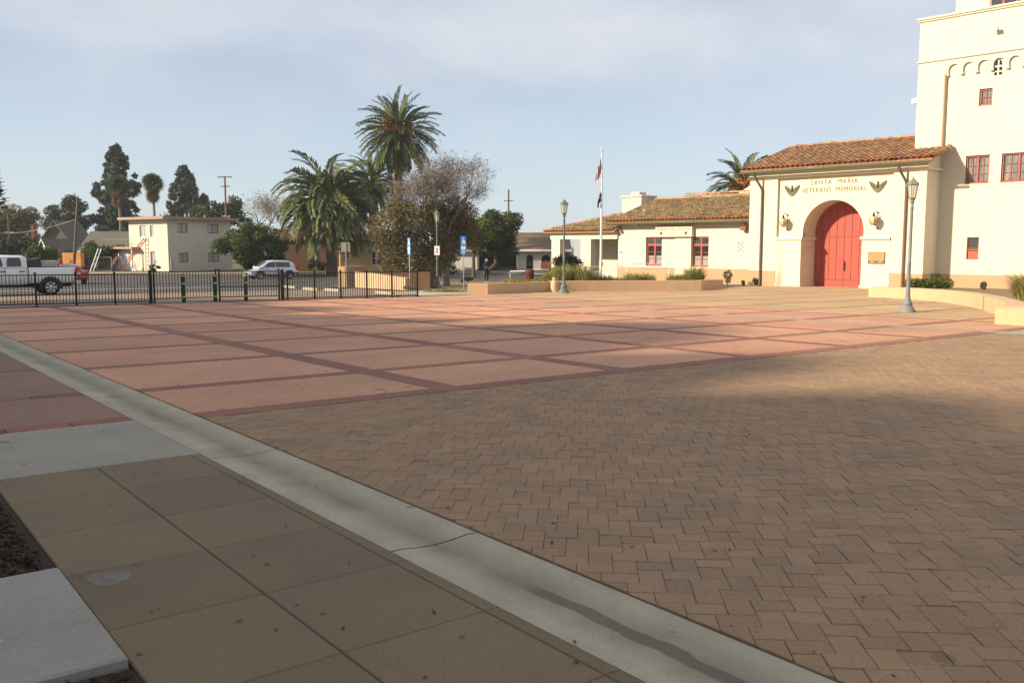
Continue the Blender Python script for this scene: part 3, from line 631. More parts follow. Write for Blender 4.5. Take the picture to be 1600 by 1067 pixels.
g_.add([(x, y, z) for x in (-4.02, 7.9) for y, z in xs_], [(i, i+1, 10+i, 9+i) for i in range(8)] + [tuple(range(9)), tuple(range(9, 18))]); g_.build('eaves_gutter', 'gutter_green', hall)
for a, mt in ((-2.72, 'downspout'), (6.35, 'downspout_red')):
    MB().tube([(a-.28, -.70, 6.32), (a-.27, -.68, 6.12), (a-.18, -.45, 5.75), (a-.04, -.14, 5.3), (a, -.10, 5.1)], .075, 8).build('gutter_elbow', 'downspout', hall, True)
    MB().tube([(a, -.10, 5.1), (a, -.10, -.70), (a+.02, -.18, -.88)], .075, 8).build('downspout', mt, hall, True)
# plank door, double leaf under the arch
door = MB(); pts = [(x, z) for x, z in arc]; k = len(pts)
door.add([(x, 1.80, z) for x, z in pts] + [(3.87, 1.80, ZB+.12), (0, 1.80, ZB+.12)], [tuple(range(k+2))]); dr = door.build('door', 'redwood', hall)
np_ = 8; pw_ = 3.87/np_
def ztop(x): return 2.2 if x <= 0 or x >= 3.87 else SP + math.sqrt(max(0, RA**2-(x-AC)**2))
for i in range(np_):
    x0, x1 = i*pw_+.014, (i+1)*pw_-.014; P = [(x0+(x1-x0)*j/5, ztop(x0+(x1-x0)*j/5)-.01) for j in range(6)]
    for z0, up_ in ((-.42, 0), (2.24, 1)):
        poly = [(x0, z0), (x1, z0)] + ([(x1, 2.20), (x0, 2.20)] if not up_ else [(x, z) for x, z in reversed(P)])
        MB().prism(poly, 'y', 1.762, 1.795).build('plank', 'redwood', dr)
for i in range(2): MB().box(i*1.935+.012, (i+1)*1.935-.012, 1.758, 1.795, ZB+.15, -.44).build('kick_board', 'redwood', dr)
h_ = MB(); h_.tube([(2.02, 1.72, .15), (2.02, 1.66, .25), (2.02, 1.66, .62), (2.02, 1.72, .72)], .016, 6); h_.box(1.99, 2.05, 1.74, 1.757, .12, .74); h_.build('handle', 'black', dr)
# lettering cut in bronze
text_mesh('lettering', 'SANTA  MARIA', .40, 'letter', hall, (AC-.02, .165, 5.36), ext=.012, spacing=1.22, sx=.94, off=-.002)
text_mesh('lettering', 'VETERANS  MEMORIAL', .40, 'letter', hall, (AC-.02, .165, 4.90), ext=.012, spacing=1.14, sx=.90, off=-.002)

# tower -------------------------------------------------
TD = 1.9; TU = 1.76; TX1 = 22.0
holes = [(9.25, 9.93, 9.27, 10.19), (8.73, 9.97, 5.08, 6.63), (10.57, 12.3, 5.08, 6.63), (9.02, 9.65, .92, 2.14)]
tw = MB(); holed_wall(tw, 7.3, TX1, .07, 12.0, TD, TD+.3, holes); tw.box(7.5, TX1, TD+.5, TD+.6, .07, 12); tw.build('tower_wall', 'cream', hall)
tb = MB(); tb.box(7.35, TX1, TD-.006, TD+.3, ZB, .069); tb.build('painted_base', 'tanpaint', hall)
ts = MB(); ts.box(5.95, 7.5, TU, TD+.4, 6.4, 11.98); ts.build('tower_pilaster', 'cream', hall)
tl = MB(); tl.box(5.95, 6.3, TD+.41, 14, 5.5, 14.3); tl.build('tower_side', 'cream', hall)
bc = MB(); bc.box(7.8, TX1, TD+.7, 14, -1, 14.1); bc.box(6.35, 7.8, 3.0, 14, 6.2, 14.1); bc.build('tower_core', 'cream', hall)
up = MB(); up.box(5.95, TX1, TU, TU+.4, 12.08, 14.24); up.build('parapet', 'cream', hall)
st_ = MB(); st_.bbox(5.87, TX1, TU-.09, TU+.3, 11.98, 12.08, .03); st_.build('string_course', 'cream', hall)
cn = MB(); cn.bbox(5.80, TX1, TU-.16, TU+.5, 14.34, 14.46, .03); cn.bbox(5.87, TX1, TU-.09, TU+.45, 14.24, 14.34, .03); cn.bbox(5.80, 6.3, TU+.5, 14, 14.34, 14.46, .03); cn.build('cornice', 'cream', hall)
fl = MB(); fl.box(6, TX1, 2.3, 14, 14.28, 14.33); fl.build('flat_roof', 'cream', hall)
# corbel table of small arches under the string course
pitch_ = .775; x = 7.47
while x < 14:
    ap = MB(); n_ = 10; rr = .29; xc = x+.13+rr; zs = 11.42
    A_ = [(xc-rr*math.cos(PI*i/n_), zs+rr*math.sin(PI*i/n_)) for i in range(n_+1)]
    for (xa, za), (xb, zb) in zip(A_, A_[1:]): ap.quad((xa,TU+.003,za),(xb,TU+.003,zb),(xb,TU+.003,11.979),(xa,TU+.003,11.979)); ap.quad((xa,TU+.003,za),(xb,TU+.003,zb),(xb,TD,zb),(xa,TD,za))
    ap.box(x, x+.13, TU+.003, TD, 11.20, 11.979); ap.box(x+.13+2*rr, x+pitch_, TU+.003, TD, 11.42, 11.979)
    ap.bbox(x-.03, x+.16, TU-.02, TD, 11.08, 11.20, .015)
    ap.build('corbel_arch', 'cream', hall); x += pitch_
gr = MB()
for xa, xb in ((9.95, 10.11), (10.19, 10.35)):
    for z0, z1 in ((10.82, 10.98), (11.06, 11.24)): gr.box(xa, xb, TD-.004, TD+.02, z0, z1)
gr.prism([(9.95, 11.34), (10.11, 11.34), (10.11, 11.66), (10.0, 11.55)], 'y', TD-.004, TD+.02); gr.prism([(10.19, 11.34), (10.35, 11.34), (10.30, 11.55), (10.19, 11.66)], 'y', TD-.004, TD+.02); gr.build('vent_grille', 'dark', hall)
window(hall, 9.26, 9.92, 9.28, 10.18, TD+.10, 2, 2, sash=False, fw=.08)
window(hall, 8.74, 9.96, 5.09, 6.62, TD+.10, 4, 3); window(hall, 10.58, 12.29, 5.09, 6.62, TD+.10, 4, 3)
lw = window(hall, 9.03, 9.64, .93, 2.13, TD+.12, 1, 2, sash=False, fw=.05, glass='glass')
MB().box(9.08, 9.59, TD+.10, TD+.15, .98, 1.42).build('sash_panel', 'redtrim', lw); MB().box(9.04, 9.63, TD+.02, TD+.17, 1.42, 1.47).build('sash_rail', 'redtrim', lw)
for z0, z1, xa, xb in ((5.2, 6.5, 8.85, 9.85), (5.2, 6.5, 10.7, 12.2), (9.4, 10.1, 9.34, 9.84)):
    cu = MB(); n_ = int((xb-xa)/.07)
    V = [(xa+(xb-xa)*i/n_, TD+.185+.015*math.sin(i*1.9), z) for z in (z0, z1) for i in range(n_+1)]; cu.add(V, [(i, i+1, n_+2+i, n_+1+i) for i in range(n_)]); cu.build('curtain', 'curtain', hall)
MB().tube([(7.47, TU-.05, 11.2), (7.47, TU-.05, 7.05)], .05, 8).build('downspout', 'tanpaint', hall, True)
ub = MB(); ub.box(7.0, TX1, 4.0, 12, 14.33, 19); ub.build('upper_stage', 'cream', hall)
uw = MB(); P = [(8.85-.0, 14.75), (10.9, 14.75), (10.9, 16.3)] + [(9.9+1.0*math.cos(PI*i/10), 16.3+1.0*math.sin(PI*i/10)) for i in range(1, 10)] + [(8.85, 16.3)]
uw.prism(P, 'y', 3.97, 3.998); uo = uw.build('arched_window', 'glass', hall)
for xa in (8.85, 9.5, 10.2, 10.84): MB().box(xa, xa+.1, 3.93, 3.969, 14.75, 16.3).build('frame_bar', 'redtrim', uo)

# fixtures on the hall ----------------------------------
def eagle(a, label):
    t_ = thing('eagle_emblem', label, 'emblem', fpos(a, .18, 5.08), FA, 'bronze eagle emblems over the arch')
    wing = [(.03, .12), (.12, .10), (.30, .24), (.52, .33), (.50, .22), (.45, .10), (.36, -.04), (.27, -.16), (.18, -.26), (.10, -.30), (.05, -.16)]
    for s in (-1, 1):
        w_ = MB(); w_.prism([(s*x, z) for x, z in wing], 'y', -.05, 0); w_.build('wing', 'bronze', t_)
        for k in range(4):
            f_ = MB(); f_.add([(s*(.14+.075*k), -.062, -.20+.10*k), (s*(.20+.08*k), -.062, -.16+.10*k), (s*(.24+.085*k), -.075, .10+.06*k), (s*(.20+.08*k), -.075, .08+.06*k)], [(0,1,2,3)]); f_.build('feather', 'bronze', t_)
    b_ = MB(); b_.lathe([(.0, -.12), (.07, -.06), (.085, .04), (.06, .14), (.035, .18), (.05, .22), (.045, .27), (.01, .31)], 10, (0, -.05, 0)); b_.tube([(.03, -.07, .25), (.085, -.08, .235)], [.025, .008], 6); b_.build('body', 'bronze', t_, True)
    tl_ = MB(); tl_.prism([(-.05, -.12), (.05, -.12), (.10, -.34), (.03, -.30), (0, -.37), (-.03, -.30), (-.10, -.34)], 'y', -.06, 0); tl_.build('tail', 'bronze', t_)
eagle(-.80, 'bronze spread eagle emblem left of the wall lettering'); eagle(4.60, 'bronze spread eagle emblem right of the wall lettering')
def lantern(a, label):
    t_ = thing('wall_lantern', label, 'lantern', fpos(a, .18, 3.1), FA, 'wall lanterns flanking the arch')
    g1 = MB(); g1.lathe([(.10, -.22), (.22, -.10), (.25, .05), (.20, .20), (.09, .29)], 6, (0, -.42, 0)); g1.build('glass', 'amber', t_)
    fr = MB()
    for k in range(6):
        an = 2*PI*k/6; fr.tube([(r_*math.cos(an), -.42+r_*math.sin(an), z) for r_, z in ((.10, -.225), (.225, -.10), (.255, .05), (.205, .20), (.09, .295))], .012, 4)
    fr.lathe([(.12, -.27), (.11, -.22)], 6, (0, -.42, 0)); fr.lathe([(.26, .04), (.26, .06)], 6, (0, -.42, 0)); fr.build('cage', 'bronze', t_)
    cp = MB(); cp.lathe([(.12, .28), (.05, .36), (.06, .42), (.01, .48)], 8, (0, -.42, 0)); cp.build('cap', 'black', t_)
    ar_ = MB(); ar_.tube([(0, -.42, .44), (.02, -.36, .56), (.03, -.2, .55), (.04, 0, .45)], .018, 5); ar_.tube([(.04, 0, .40), (.03, -.15, .1), (.02, -.18, 0)], .014, 5); ar_.build('bracket', 'black', t_)
    bs = MB()
    for z in (.48, .16, -.42): bs.lathe([(.055, -.05), (.055, 0)], 8, (.05, 0, z), 'y')
    bs.build('wall_boss', 'black', t_)
lantern(-1.10, 'hanging amber glass lantern left of the arched door'); lantern(4.62, 'hanging amber glass lantern right of the arched door, above the plaque')
t_ = thing('memorial_plaque', 'bronze memorial plaque on the pier right of the red door', 'plaque', fpos(4.78, 0, .98), FA)
MB().bbox(-.5, .5, -.05, 0, -.34, .34, .015).build('frame', 'bronze', t_); pl_ = MB().bbox(-.46, .46, -.062, -.04, -.16, .30, .006).build('panel', 'plaque', t_)
lt = MB()
for r_ in range(7): lt.box(-.40+.05*(r_ % 3), .40-.04*(r_ % 2), -.066, -.062, .24-r_*.055, .252-r_*.055)
lt.build('engraving', 'bronze', pl_)
sh = MB()
for xc in (-.24, .24): sh.prism([(xc-.16, -.27), (xc+.16, -.27), (xc+.11, -.20), (xc-.02, -.18), (xc-.14, -.21)], 'y', -.062, -.05)
sh.build('relief', 'plaque', t_)
t_ = thing('floodlight', 'small floodlight bracketed high on the tower wall', 'floodlight', fpos(10.05, TU, 13.17), FA)
MB().tube([(-.15, 0, .12), (-.08, -.25, .10)], .03, 6).build('arm', 'galv', t_); MB().box(-.14, .14, -.42, -.24, -.06, .12).build('head', 'galv', t_)
t_ = thing('security_camera', 'white boxy camera fixed to the left edge of the tower', 'camera', fpos(5.95, 2.4, 10.0), FA)
MB().box(-.38, 0, -.05, .05, .14, .2).build('arm', 'whitepaint', t_); MB().bbox(-.5, -.16, -.16, .16, -.14, .14, .03).build('housing', 'whitepaint', t_)

M['porchgrey'] = mat('porchgrey', (.30, .31, .33), .9, .1, .5)
# ------------------------------------------------------------------ low clubhouse beside the hall
club = thing('clubhouse', 'long low cream clubhouse with mossy tiled roof and red windows', 'building', FO, FA)
LD = 3.0; W1 = (-14.28, -12.78, .16, 2.33); W2 = (-10.12, -8.70, .16, 2.32)
cw = MB(); holed_wall(cw, -16.95, -3.66, .07, 3.35, LD, LD+.25, [W1, W2]); cw.box(-16.95, -16.7, LD+.002, LD+6, .07, 3.35); cw.build('wall', 'cream', club)
cb_ = MB(); cb_.box(-16.953, -3.67, LD-.006, LD+.2, ZB, .069); cb_.build('painted_base', 'tanpaint', club)
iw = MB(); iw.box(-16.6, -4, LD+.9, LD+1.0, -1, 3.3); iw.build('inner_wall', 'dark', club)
for W_ in (W1, W2):
    o_ = window(club, W_[0], W_[1], W_[2], W_[3], LD+.16, 2, 3, fw=.11, transom=.52)
    bl = MB(); bl.box(W_[0]+.12, W_[1]-.12, LD+.24, LD+.26, W_[2]+.12, W_[2]+.78); bl.build('blind', 'whitepaint', o_)
bt = MB(); bt.box(-11.50, -10.13, LD-.10, LD, ZB+.1, 2.30); bt.build('chimney_breast', 'cream', club)
# roofs: front wing and lower hipped porch roof
CS = .31
def zc(d): return 3.50 + (d-2.35)*CS
roof_plane('roof', [(-17.45,2.35,zc(2.35)), (-3.66,2.35,zc(2.35)), (-3.66,8.3,zc(8.3)), (-17.45,8.3,zc(8.3))], 'tile_moss', club, .12)
roof_plane('roof', [(-17.45,8.3,zc(8.3)), (-3.66,8.3,zc(8.3)), (-3.66,15,zc(8.3)-2), (-17.45,15,zc(8.3)-2)], 'tile_moss', club, .12)
tile_roof('roof_tiles', (-17.4, 2.25, zc(2.25)), (1,0,0), (0,1,CS), 13.7, lambda u: (0, 6.05*math.hypot(1, CS)), 'tile_moss', club, pitch=.33, r=.13, eave=True)
tile_roof('ridge_tiles', (-17.45, 8.3, zc(8.3)+.05), (0,1,0), (1,0,0), .05, lambda u: (0, 13.7), 'tile', club, pitch=.3, r=.15)
vb = MB().add([(-17.4,LD,3.36),(-17.4,8.3,3.36),(-17.4,8.3,zc(8.3)-.13),(-17.4,LD,zc(LD)-.13)], [(0,1,2,3)]); vb.build('gable', 'cream', club)
e_ = MB(); e_.add([(x, 2.24+.09*math.cos(PI+PI*i/8), 3.37+.11*math.sin(PI+PI*i/8)) for x in (-17.5, -3.66) for i in range(9)], [(i, i+1, 10+i, 9+i) for i in range(8)] + [tuple(range(9)), tuple(range(9, 18))]); e_.build('eaves_gutter', 'gutter_green', club)
sf = MB(); sf.box(-17.4, -3.66, 2.36, LD, 3.30, 3.36); sf.build('soffit', 'fascia', club)
HS = .31; HX0 = -24.6
def zh(d): return 2.80 + (d-2.45)*HS
roof_plane('roof', [(HX0,2.45,zh(2.45)), (-16.9,2.45,zh(2.45)), (-16.9,9.6,zh(9.6)), (HX0+7.15,9.6,zh(9.6))], 'tile_moss', club, .12)
roof_plane('roof', [(HX0,2.45,zh(2.45)), (HX0+7.15,9.6,zh(9.6)), (HX0+7.15,12,zh(9.6)), (HX0,16,zh(2.45))], 'tile_moss', club, .12)
tile_roof('roof_tiles', (HX0+.05, 2.35, zh(2.35)), (1,0,0), (0,1,HS), 7.35, lambda u: (0, min(u, 7.1)*math.hypot(1, HS)+.05), 'tile_moss', club, pitch=.33, r=.13, eave=True)
hv = Vector((7.15, 7.15, 7.15*HS)); tile_roof('hip_tiles', (HX0, 2.4, zh(2.45)+.06), tuple(Vector((1,-1,0)).normalized()), tuple(hv.normalized()), .05, lambda u: (0, hv.length), 'tile', club, pitch=.3, r=.15)
tile_roof('verge_tiles', (-16.75, 2.30, zh(2.35)+.04), (1,0,0), (0,1,HS), .1, lambda u: (0, .75), 'tile', club, pitch=.3, r=.15)
roof_plane('roof', [(-18.4,8.0,zc(8.0)-.2), (-9.8,8.0,zc(8.0)-.2), (-9.8,11,zc(8.0)+.55), (-16.4,11,zc(8.0)+.55)], 'tile', club, .1)
tile_roof('ridge_tiles', (-16.4, 11, zc(8.0)+.6), (0,1,0), (1,0,0), .05, lambda u: (0, 6.6), 'tile', club, pitch=.3, r=.15)
pb = MB(); pb.box(-24.1, -16.96, LD-.15, LD+.25, 2.20, 2.76); pb.build('porch_beam', 'cream', club)
for xa, xb in ((-23.95, -23.0), (-20.7, -19.65)):
    pc_ = MB(); pc_.bbox(xa, xb, LD-.15, LD+.5, -.45, 2.20, .02); pc_.bbox(xa-.12, xb+.12, LD-.25, LD+.6, ZB, -.45, .03); pc_.build('porch_column', 'cream', club)
for xa in (-23.3, -20.3): MB().bbox(xa, xa+.7, LD+4.2, LD+4.8, ZB, 2.4, .02).build('porch_column', 'cream', club)
pw2 = MB(); pw2.box(-22.4, -16.96, LD+3.2, LD+3.4, ZB, 2.75); pw2.build('porch_back_wall', 'cream', club); MB().box(-27.5, -22.6, LD+6.5, LD+6.7, ZB, 2.75).build('porch_end_wall', 'porchgrey', club); MB().box(-18.6, -18.2, LD+3.12, LD+3.19, .3, .75).build('letter_box', 'dark', club)
pw3 = MB(); pw3.box(-17.4, -16.96, LD-.05, LD+.2, ZB, .2); pw3.build('porch_parapet', 'cream', club)
MB().box(-24, -17, LD+.3, LD+5, 2.70, 2.74).build('porch_ceiling', 'fascia', club)
ch = MB(); ch.box(-19.9, -17.9, 7.0, 8.9, 3.5, 5.62); ch.bbox(-20.0, -17.8, 6.9, 9.0, 5.62, 5.76, .02); ch.box(-19.3, -18.5, 7.5, 8.4, 5.76, 6.05); ch.build('chimney', 'stucco_house', club)
vent = MB()
for r_ in range(5):
    for c_ in ((0, 2) if r_ % 2 == 0 else (1,)): vent.box(-6.30+.16*c_, -6.21+.16*c_, LD-.004, LD+.05, 1.84-r_*.145, 1.93-r_*.145)
vent.build('wall_vent', 'dark', club)
MB().tube([(-5.6, 2.3, 3.4), (-5.45, 2.6, 3.1), (-5.35, 2.93, 2.6), (-5.33, 2.93, 2.4), (-5.33, 2.93, -.85)], .06, 8).build('downspout', 'downspout', club, True)
MB().box(-5.95, -5.5, 2.55, LD, 2.72, 2.98).build('alarm_box', 'brickwall', club)
MB().box(-6.6, -5.9, LD-.004, LD+.05, -.62, -.42).build('crawl_vent', 'dark', club)
MB().lathe([(.03, 0), (.03, .4), (.14, .4), (.14, .5), (.05, .56)], 8, (-14.9, 3.6, zc(3.6))).build('roof_vent', 'galv', club)
MB().box(-15.4, -15.0, 2.6, 2.9, 3.14, 3.27).build('eaves_light', 'whitepaint', club)
t_ = thing('name_board', 'cream sign board with dark lettering between the two red windows', 'sign', fpos(-11.52, LD-.02, 2.70), FA)
MB().bbox(-1.62, 1.60, -.32, -.02, -.38, .36, .01).build('board', 'cream', t_)
text_mesh('lettering', 'AMERICAN  LEGION', .33, 'ink', t_, (0, -.325, .06), ext=.006, spacing=1.1, sx=.92)
text_mesh('lettering', 'POST No. 56', .17, 'letter', t_, (0, -.325, -.17), ext=.004, spacing=1.2)
for xc in (-1.1, 1.1):
    em = MB(); em.lathe([(.13, 0), (.13, .012), (.09, .012), (.09, 0)], 16, (xc, -.333, -.12), 'y'); em.build('emblem', 'letter', t_)
t_ = thing('access_sign', 'small blue and white wheelchair sign at the corner of the clubhouse wall', 'sign', fpos(-16.70, LD-.01, 1.08), FA)
MB().box(-.17, .17, -.02, 0, -.26, .26).build('panel', 'signwhite', t_); MB().box(-.14, .14, -.026, -.021, -.10, .22).build('blue_field', 'signblue', t_)
wc = MB(); wc.lathe([(.075, 0), (.075, .003), (.055, .003), (.055, 0)], 14, (.0, -.03, .0), 'y'); wc.box(-.03, 0, -.03, -.027, .0, .13); wc.box(-.03, .07, -.03, -.027, .03, .05); wc.lathe([(.022, 0), (.022, .003)], 8, (-.015, -.03, .165), 'y'); wc.build('wheelchair_symbol', 'signwhite', t_)
# cupola behind the porch roof
t_ = thing('roof_cupola', 'small cream cupola with pyramid roof behind the memorial hall porch', 'cupola', (61.2, 47.55, 0), FA)
cu = MB(); holed_wall(cu, -.7, .7, 4.6, 6.0, 0, .2, [(-.22, .22, 5.2, 5.75)]); cu.box(-.7, -.5, .2, 1.4, 4.6, 6.0); cu.box(.5, .7, .2, 1.4, 4.6, 6.0); cu.box(-.5, .5, 1.2, 1.4, 4.6, 6.0); cu.build('wall', 'cream', t_)
MB().add([(-.85,-.15,6.0),(.85,-.15,6.0),(.85,1.55,6.0),(-.85,1.55,6.0),(0,.7,6.75)], [(0,1,2,3),(0,1,4),(1,2,4),(2,3,4),(3,0,4)]).build('roof', 'cream', t_)
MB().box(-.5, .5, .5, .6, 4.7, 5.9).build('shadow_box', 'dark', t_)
MB().box(-.7, .7, 0, 1.4, 2.5, 4.6).build('base', 'cream', t_)
# ------------------------------------------------------------------ iron fence, gates, bollards
F0, F1 = (4.6, 36.02), (21.40, 34.86)
fdir = math.atan2(F1[1]-F0[1], F1[0]-F0[0])
def fpt(x): return F0[1] + (x-F0[0])*(F1[1]-F0[1])/(F1[0]-F0[0])
def fence_run(name, label, xs, top, bottom, thick=(), midrail=False, posts=True, off=0.0, group=None):
    x0, x1 = xs[0], xs[-1]; y0, y1 = fpt(x0), fpt(x1); cs = math.cos(fdir)
    t_ = thing(name, label, 'gate' if 'gate' in name else 'fence', (x0, y0+off, gz(x0, y0)+PT), fdir, group); ln = (x1-x0)/cs
    dz = lambda u: gz(x0+u*cs, y0+u*math.sin(fdir)) - gz(x0, y0)
    for zz in [top-.02, bottom+.02] + ([(top+bottom)/2-.1] if midrail else []):
        mb = MB(); mb.add([(u, y, z+dz(u)) for u in (0, ln) for y, z in ((-.018, zz-.02), (.018, zz-.02), (.018, zz+.02), (-.018, zz+.02))], [(0,1,2,3),(4,5,6,7),(0,1,5,4),(1,2,6,5),(2,3,7,6),(3,0,4,7)]); mb.build('rail', 'black', t_)
    pk = MB().box(-.011, .011, -.011, .011, 0, top-bottom-.04).build('picket', 'black', t_); first = True
    us = [(x-x0)/cs for x in xs]
    for a, b in zip(us, us[1:]):
        k = max(2, int(round((b-a)/.112)))
        for i in range(1, k):
            u = a+(b-a)*i/k; o = pk if first else pk.copy()
            if not first: COL.objects.link(o); o.parent = t_
            o.location = (u, 0, bottom+.02+dz(u)); first = False
    if posts:
        for i, u in enumerate(us):
            h = .055 if i in thick else .032; hh = top+.10 if i in thick else top+.05
            mb = MB(); mb.box(u-h, u+h, -h, h, dz(u)-.05, dz(u)+hh); mb.bbox(u-h-.012, u+h+.012, -h-.012, h+.012, dz(u)+hh, dz(u)+hh+.03, .008); mb.bbox(u-h-.05, u+h+.05, -h-.05, h+.05, dz(u)-.03, dz(u)+.012, .004); mb.build('post', 'black', t_)
    return t_
fence_run('iron_fence', 'black iron picket fence left of the gates, in front of the white pickup', [2.25, 3.5, 4.78, 6.05, 7.36, 8.68, 9.95], 1.14, .06, thick=(6,))
fence_run('iron_gate', 'black iron gate leaf with the two yellow-banded bollards before it', [10.08, 12.42], 1.22, .16, posts=True)
fence_run('iron_gate', 'black iron gate leaf with a middle rail, in front of the silver car', [12.55, 14.98], 1.22, .16, midrail=True, posts=True)
fence_run('iron_fence', 'black iron picket fence right of the gates, ending beside the low wall', [15.12, 15.34, 16.52, 17.7, 18.92, 20.13, 21.40], 1.14, .05, thick=(0,))
for i, (x, lb) in enumerate(((11.10, 'dark green bollard with yellow bands, nearest the thick gate post on the left'), (12.30, 'dark green bollard with yellow bands where the two gate leaves meet'), (13.52, 'dark green bollard with yellow bands in front of the silver car'))):
    t_ = thing('bollard', lb, 'bollard', (x, fpt(x)-.22, gz(x, 35.3)+PT), 0, 'bollards along the gates')
    MB().lathe([(.075, 0), (.075, 1.06), (.06, 1.10), (.02, 1.12)], 14).build('post', 'bollard', t_, True)
    for z in (.20, .72, 1.02): MB().lathe([(.078, z), (.081, z+.008), (.081, z+.05), (.078, z+.058)], 14).build('band', 'yellow', t_, True)

# ------------------------------------------------------------------ lamp posts
def lamp(loc, rz, label, material, scale=1.0):
    t_ = thing('lamp_post', label, 'lamp post', (*loc, gz(*loc)+PT), rz, 'lamp posts around the plaza'); t_.scale = (scale,)*3
    MB().lathe([(.29, 0), (.29, .06), (.25, .11), (.21, .18), (.15, .24), (.165, .28), (.165, .34), (.12, .40), (.09, .53), (.075, .72), (.085, .76), (.07, .80)], 20).build('base', material, t_, True)
    MB().lathe([(.066, .76), (.062, 1.7), (.068, 1.72), (.068, 1.76), (.060, 1.78), (.050, 3.60), (.064, 3.64), (.064, 3.68), (.050, 3.70), (.050, 3.84)], 14).build('shaft', material, t_, True)
    MB().lathe([(.05, 3.82), (.08, 3.86), (.065, 3.91), (.10, 3.97), (.115, 4.01)], 12).build('neck', material, t_, True)
    gl = MB(); gl.lathe([(.108, 4.01), (.178, 4.47)], 6); gl.build('lantern_glass', 'lampglass_clear', t_)
    cg = MB()
    for k in range(6): a = 2*PI*k/6; cg.tube([(.112*math.cos(a), .112*math.sin(a), 4.01), (.184*math.cos(a), .184*math.sin(a), 4.48)], .011, 4)
    cg.lathe([(.118, 3.99), (.118, 4.03), (.10, 4.03), (.10, 3.99)], 6); cg.build('lantern_frame', material, t_)
    MB().lathe([(.205, 4.46), (.215, 4.48), (.205, 4.51), (.15, 4.57), (.09, 4.62), (.07, 4.66), (.03, 4.68), (.02, 4.70)], 6).build('lantern_roof', material, t_)
    MB().lathe([(.015, 4.69), (.025, 4.72), (.01, 4.75), (.008, 4.80), (.002, 4.82)], 8).build('finial', material, t_, True)
    MB().lathe([(.04, 4.02), (.04, 4.15), (.028, 4.18), (.04, 4.26), (.02, 4.34)], 8).build('lamp_holder', 'lampglass', t_, True)
m_, t2, b2 = new_mat('lampglass_clear'); M['lampglass_clear'] = m_
tr_ = t2.nodes.new('ShaderNodeBsdfTransparent'); tr_.inputs['Color'].default_value = (.92, .90, .82, 1); ms_ = t2.nodes.new('ShaderNodeMixShader'); ms_.inputs[0].default_value = .42
b2.inputs['Base Color'].default_value = (.6, .58, .5, 1); b2.inputs['Roughness'].default_value = .2
t2.links.new(tr_.outputs[0], ms_.inputs[1]); t2.links.new(b2.outputs[0], ms_.inputs[2]); t2.links.new(ms_.outputs[0], [n for n in t2.nodes if n.type == 'OUTPUT_MATERIAL'][0].inputs['Surface'])
lamp((27.42, 14.92), .2, 'grey lamp post with glass lantern in front of the memorial hall, nearest the camera', 'lampgrey', .90)
lamp((29.46, 34.02), .5, 'green-grey lamp post with glass lantern beside the stone bollard and planter wall', 'lampgreen', .985)
lamp((28.84, 44.72), .1, 'green-grey lamp post carrying a white notice, in front of the brown tree', 'lampgreen', .97)
t_ = thing('notice', 'small white notice strapped to the lamp post by the brown tree', 'sign', (28.84, 44.72, gz(28.84, 44.72)), HEAD-PI/2)
MB().bbox(-.16, .16, -.09, -.075, 1.93, 2.47, .004).build('panel', 'signwhite', t_)
MB().box(-.03, .03, -.094, -.0905, 2.05, 2.35).build('printed_arrow', 'redlight', t_); MB().box(-.08, .08, -.0755, .08, 2.0, 2.02).build('strap', 'galv', t_)

# ------------------------------------------------------------------ signs
def ada_sign(loc, rz, w, label):
    t_ = thing('parking_sign', label, 'sign', (*loc, gz(*loc)), rz, 'blue accessible parking signs'); h0, h1 = 1.95, 2.9
    MB().box(-.025, .025, -.02, .02, -.2, 2.6).build('post', 'galv', t_); p = MB().bbox(-w/2, w/2, -.036, -.021, h0, h1, .005).build('panel', 'signblue', t_)
    MB().box(-w/2+.012, w/2-.012, -.039, -.0365, h1-.42, h1-.40).build('border', 'signwhite', p)
    s = MB(); zc_ = h1-.24; s.lathe([(.085, 0), (.085, .003), (.062, .003), (.062, 0)], 16, (.02*w/.3, -.042, zc_-.04), 'y'); s.lathe([(.028, 0), (.028, .003)], 10, (-.015, -.042, zc_+.16), 'y')
    s.prism([(-.03, zc_+.12), (0, zc_+.12), (.01, zc_+.03), (.08, zc_+.03), (.12, zc_-.10), (.09, zc_-.11), (.06, zc_+.0), (-.02, zc_+.0)], 'y', -.042, -.039); s.build('wheelchair_symbol', 'signwhite', p)
    MB().box(-w/2+.03, w/2-.03, -.039, -.0365, h0+.26, h0+.42).build('text_panel', 'signwhite', p)
    tx = MB()
    for r_ in range(4): tx.box(-w/2+.05, w/2-.05-.02*(r_ % 2), -.039, -.0365, h0+.05+r_*.05, h0+.07+r_*.05)
    tx.build('small_print', 'signwhite', p)
    text_mesh('lettering', 'ONLY', .09, 'signblue', p, (0, -.0395, h0+.30), ext=.001)
ada_sign((27.02, 39.34), HEAD-PI/2+.1, .30, 'blue wheelchair parking sign facing the plaza beside the end of the planter')
ada_sign((26.36, 43.74), HEAD-PI/2-.95, .32, 'blue wheelchair parking sign seen edge-on behind the iron fence end')
t_ = thing('road_sign', 'square sign seen from behind on a thin post at the low wall', 'sign', (25.13, 49.12, gz(25.13, 49.12)), HEAD-PI/2+.1)
MB().box(-.03, .03, -.02, .02, -.2, 2.7).build('post', 'galv', t_); MB().bbox(-.27, .27, .021, .035, 2.13, 2.70, .004).build('panel', 'signback', t_)

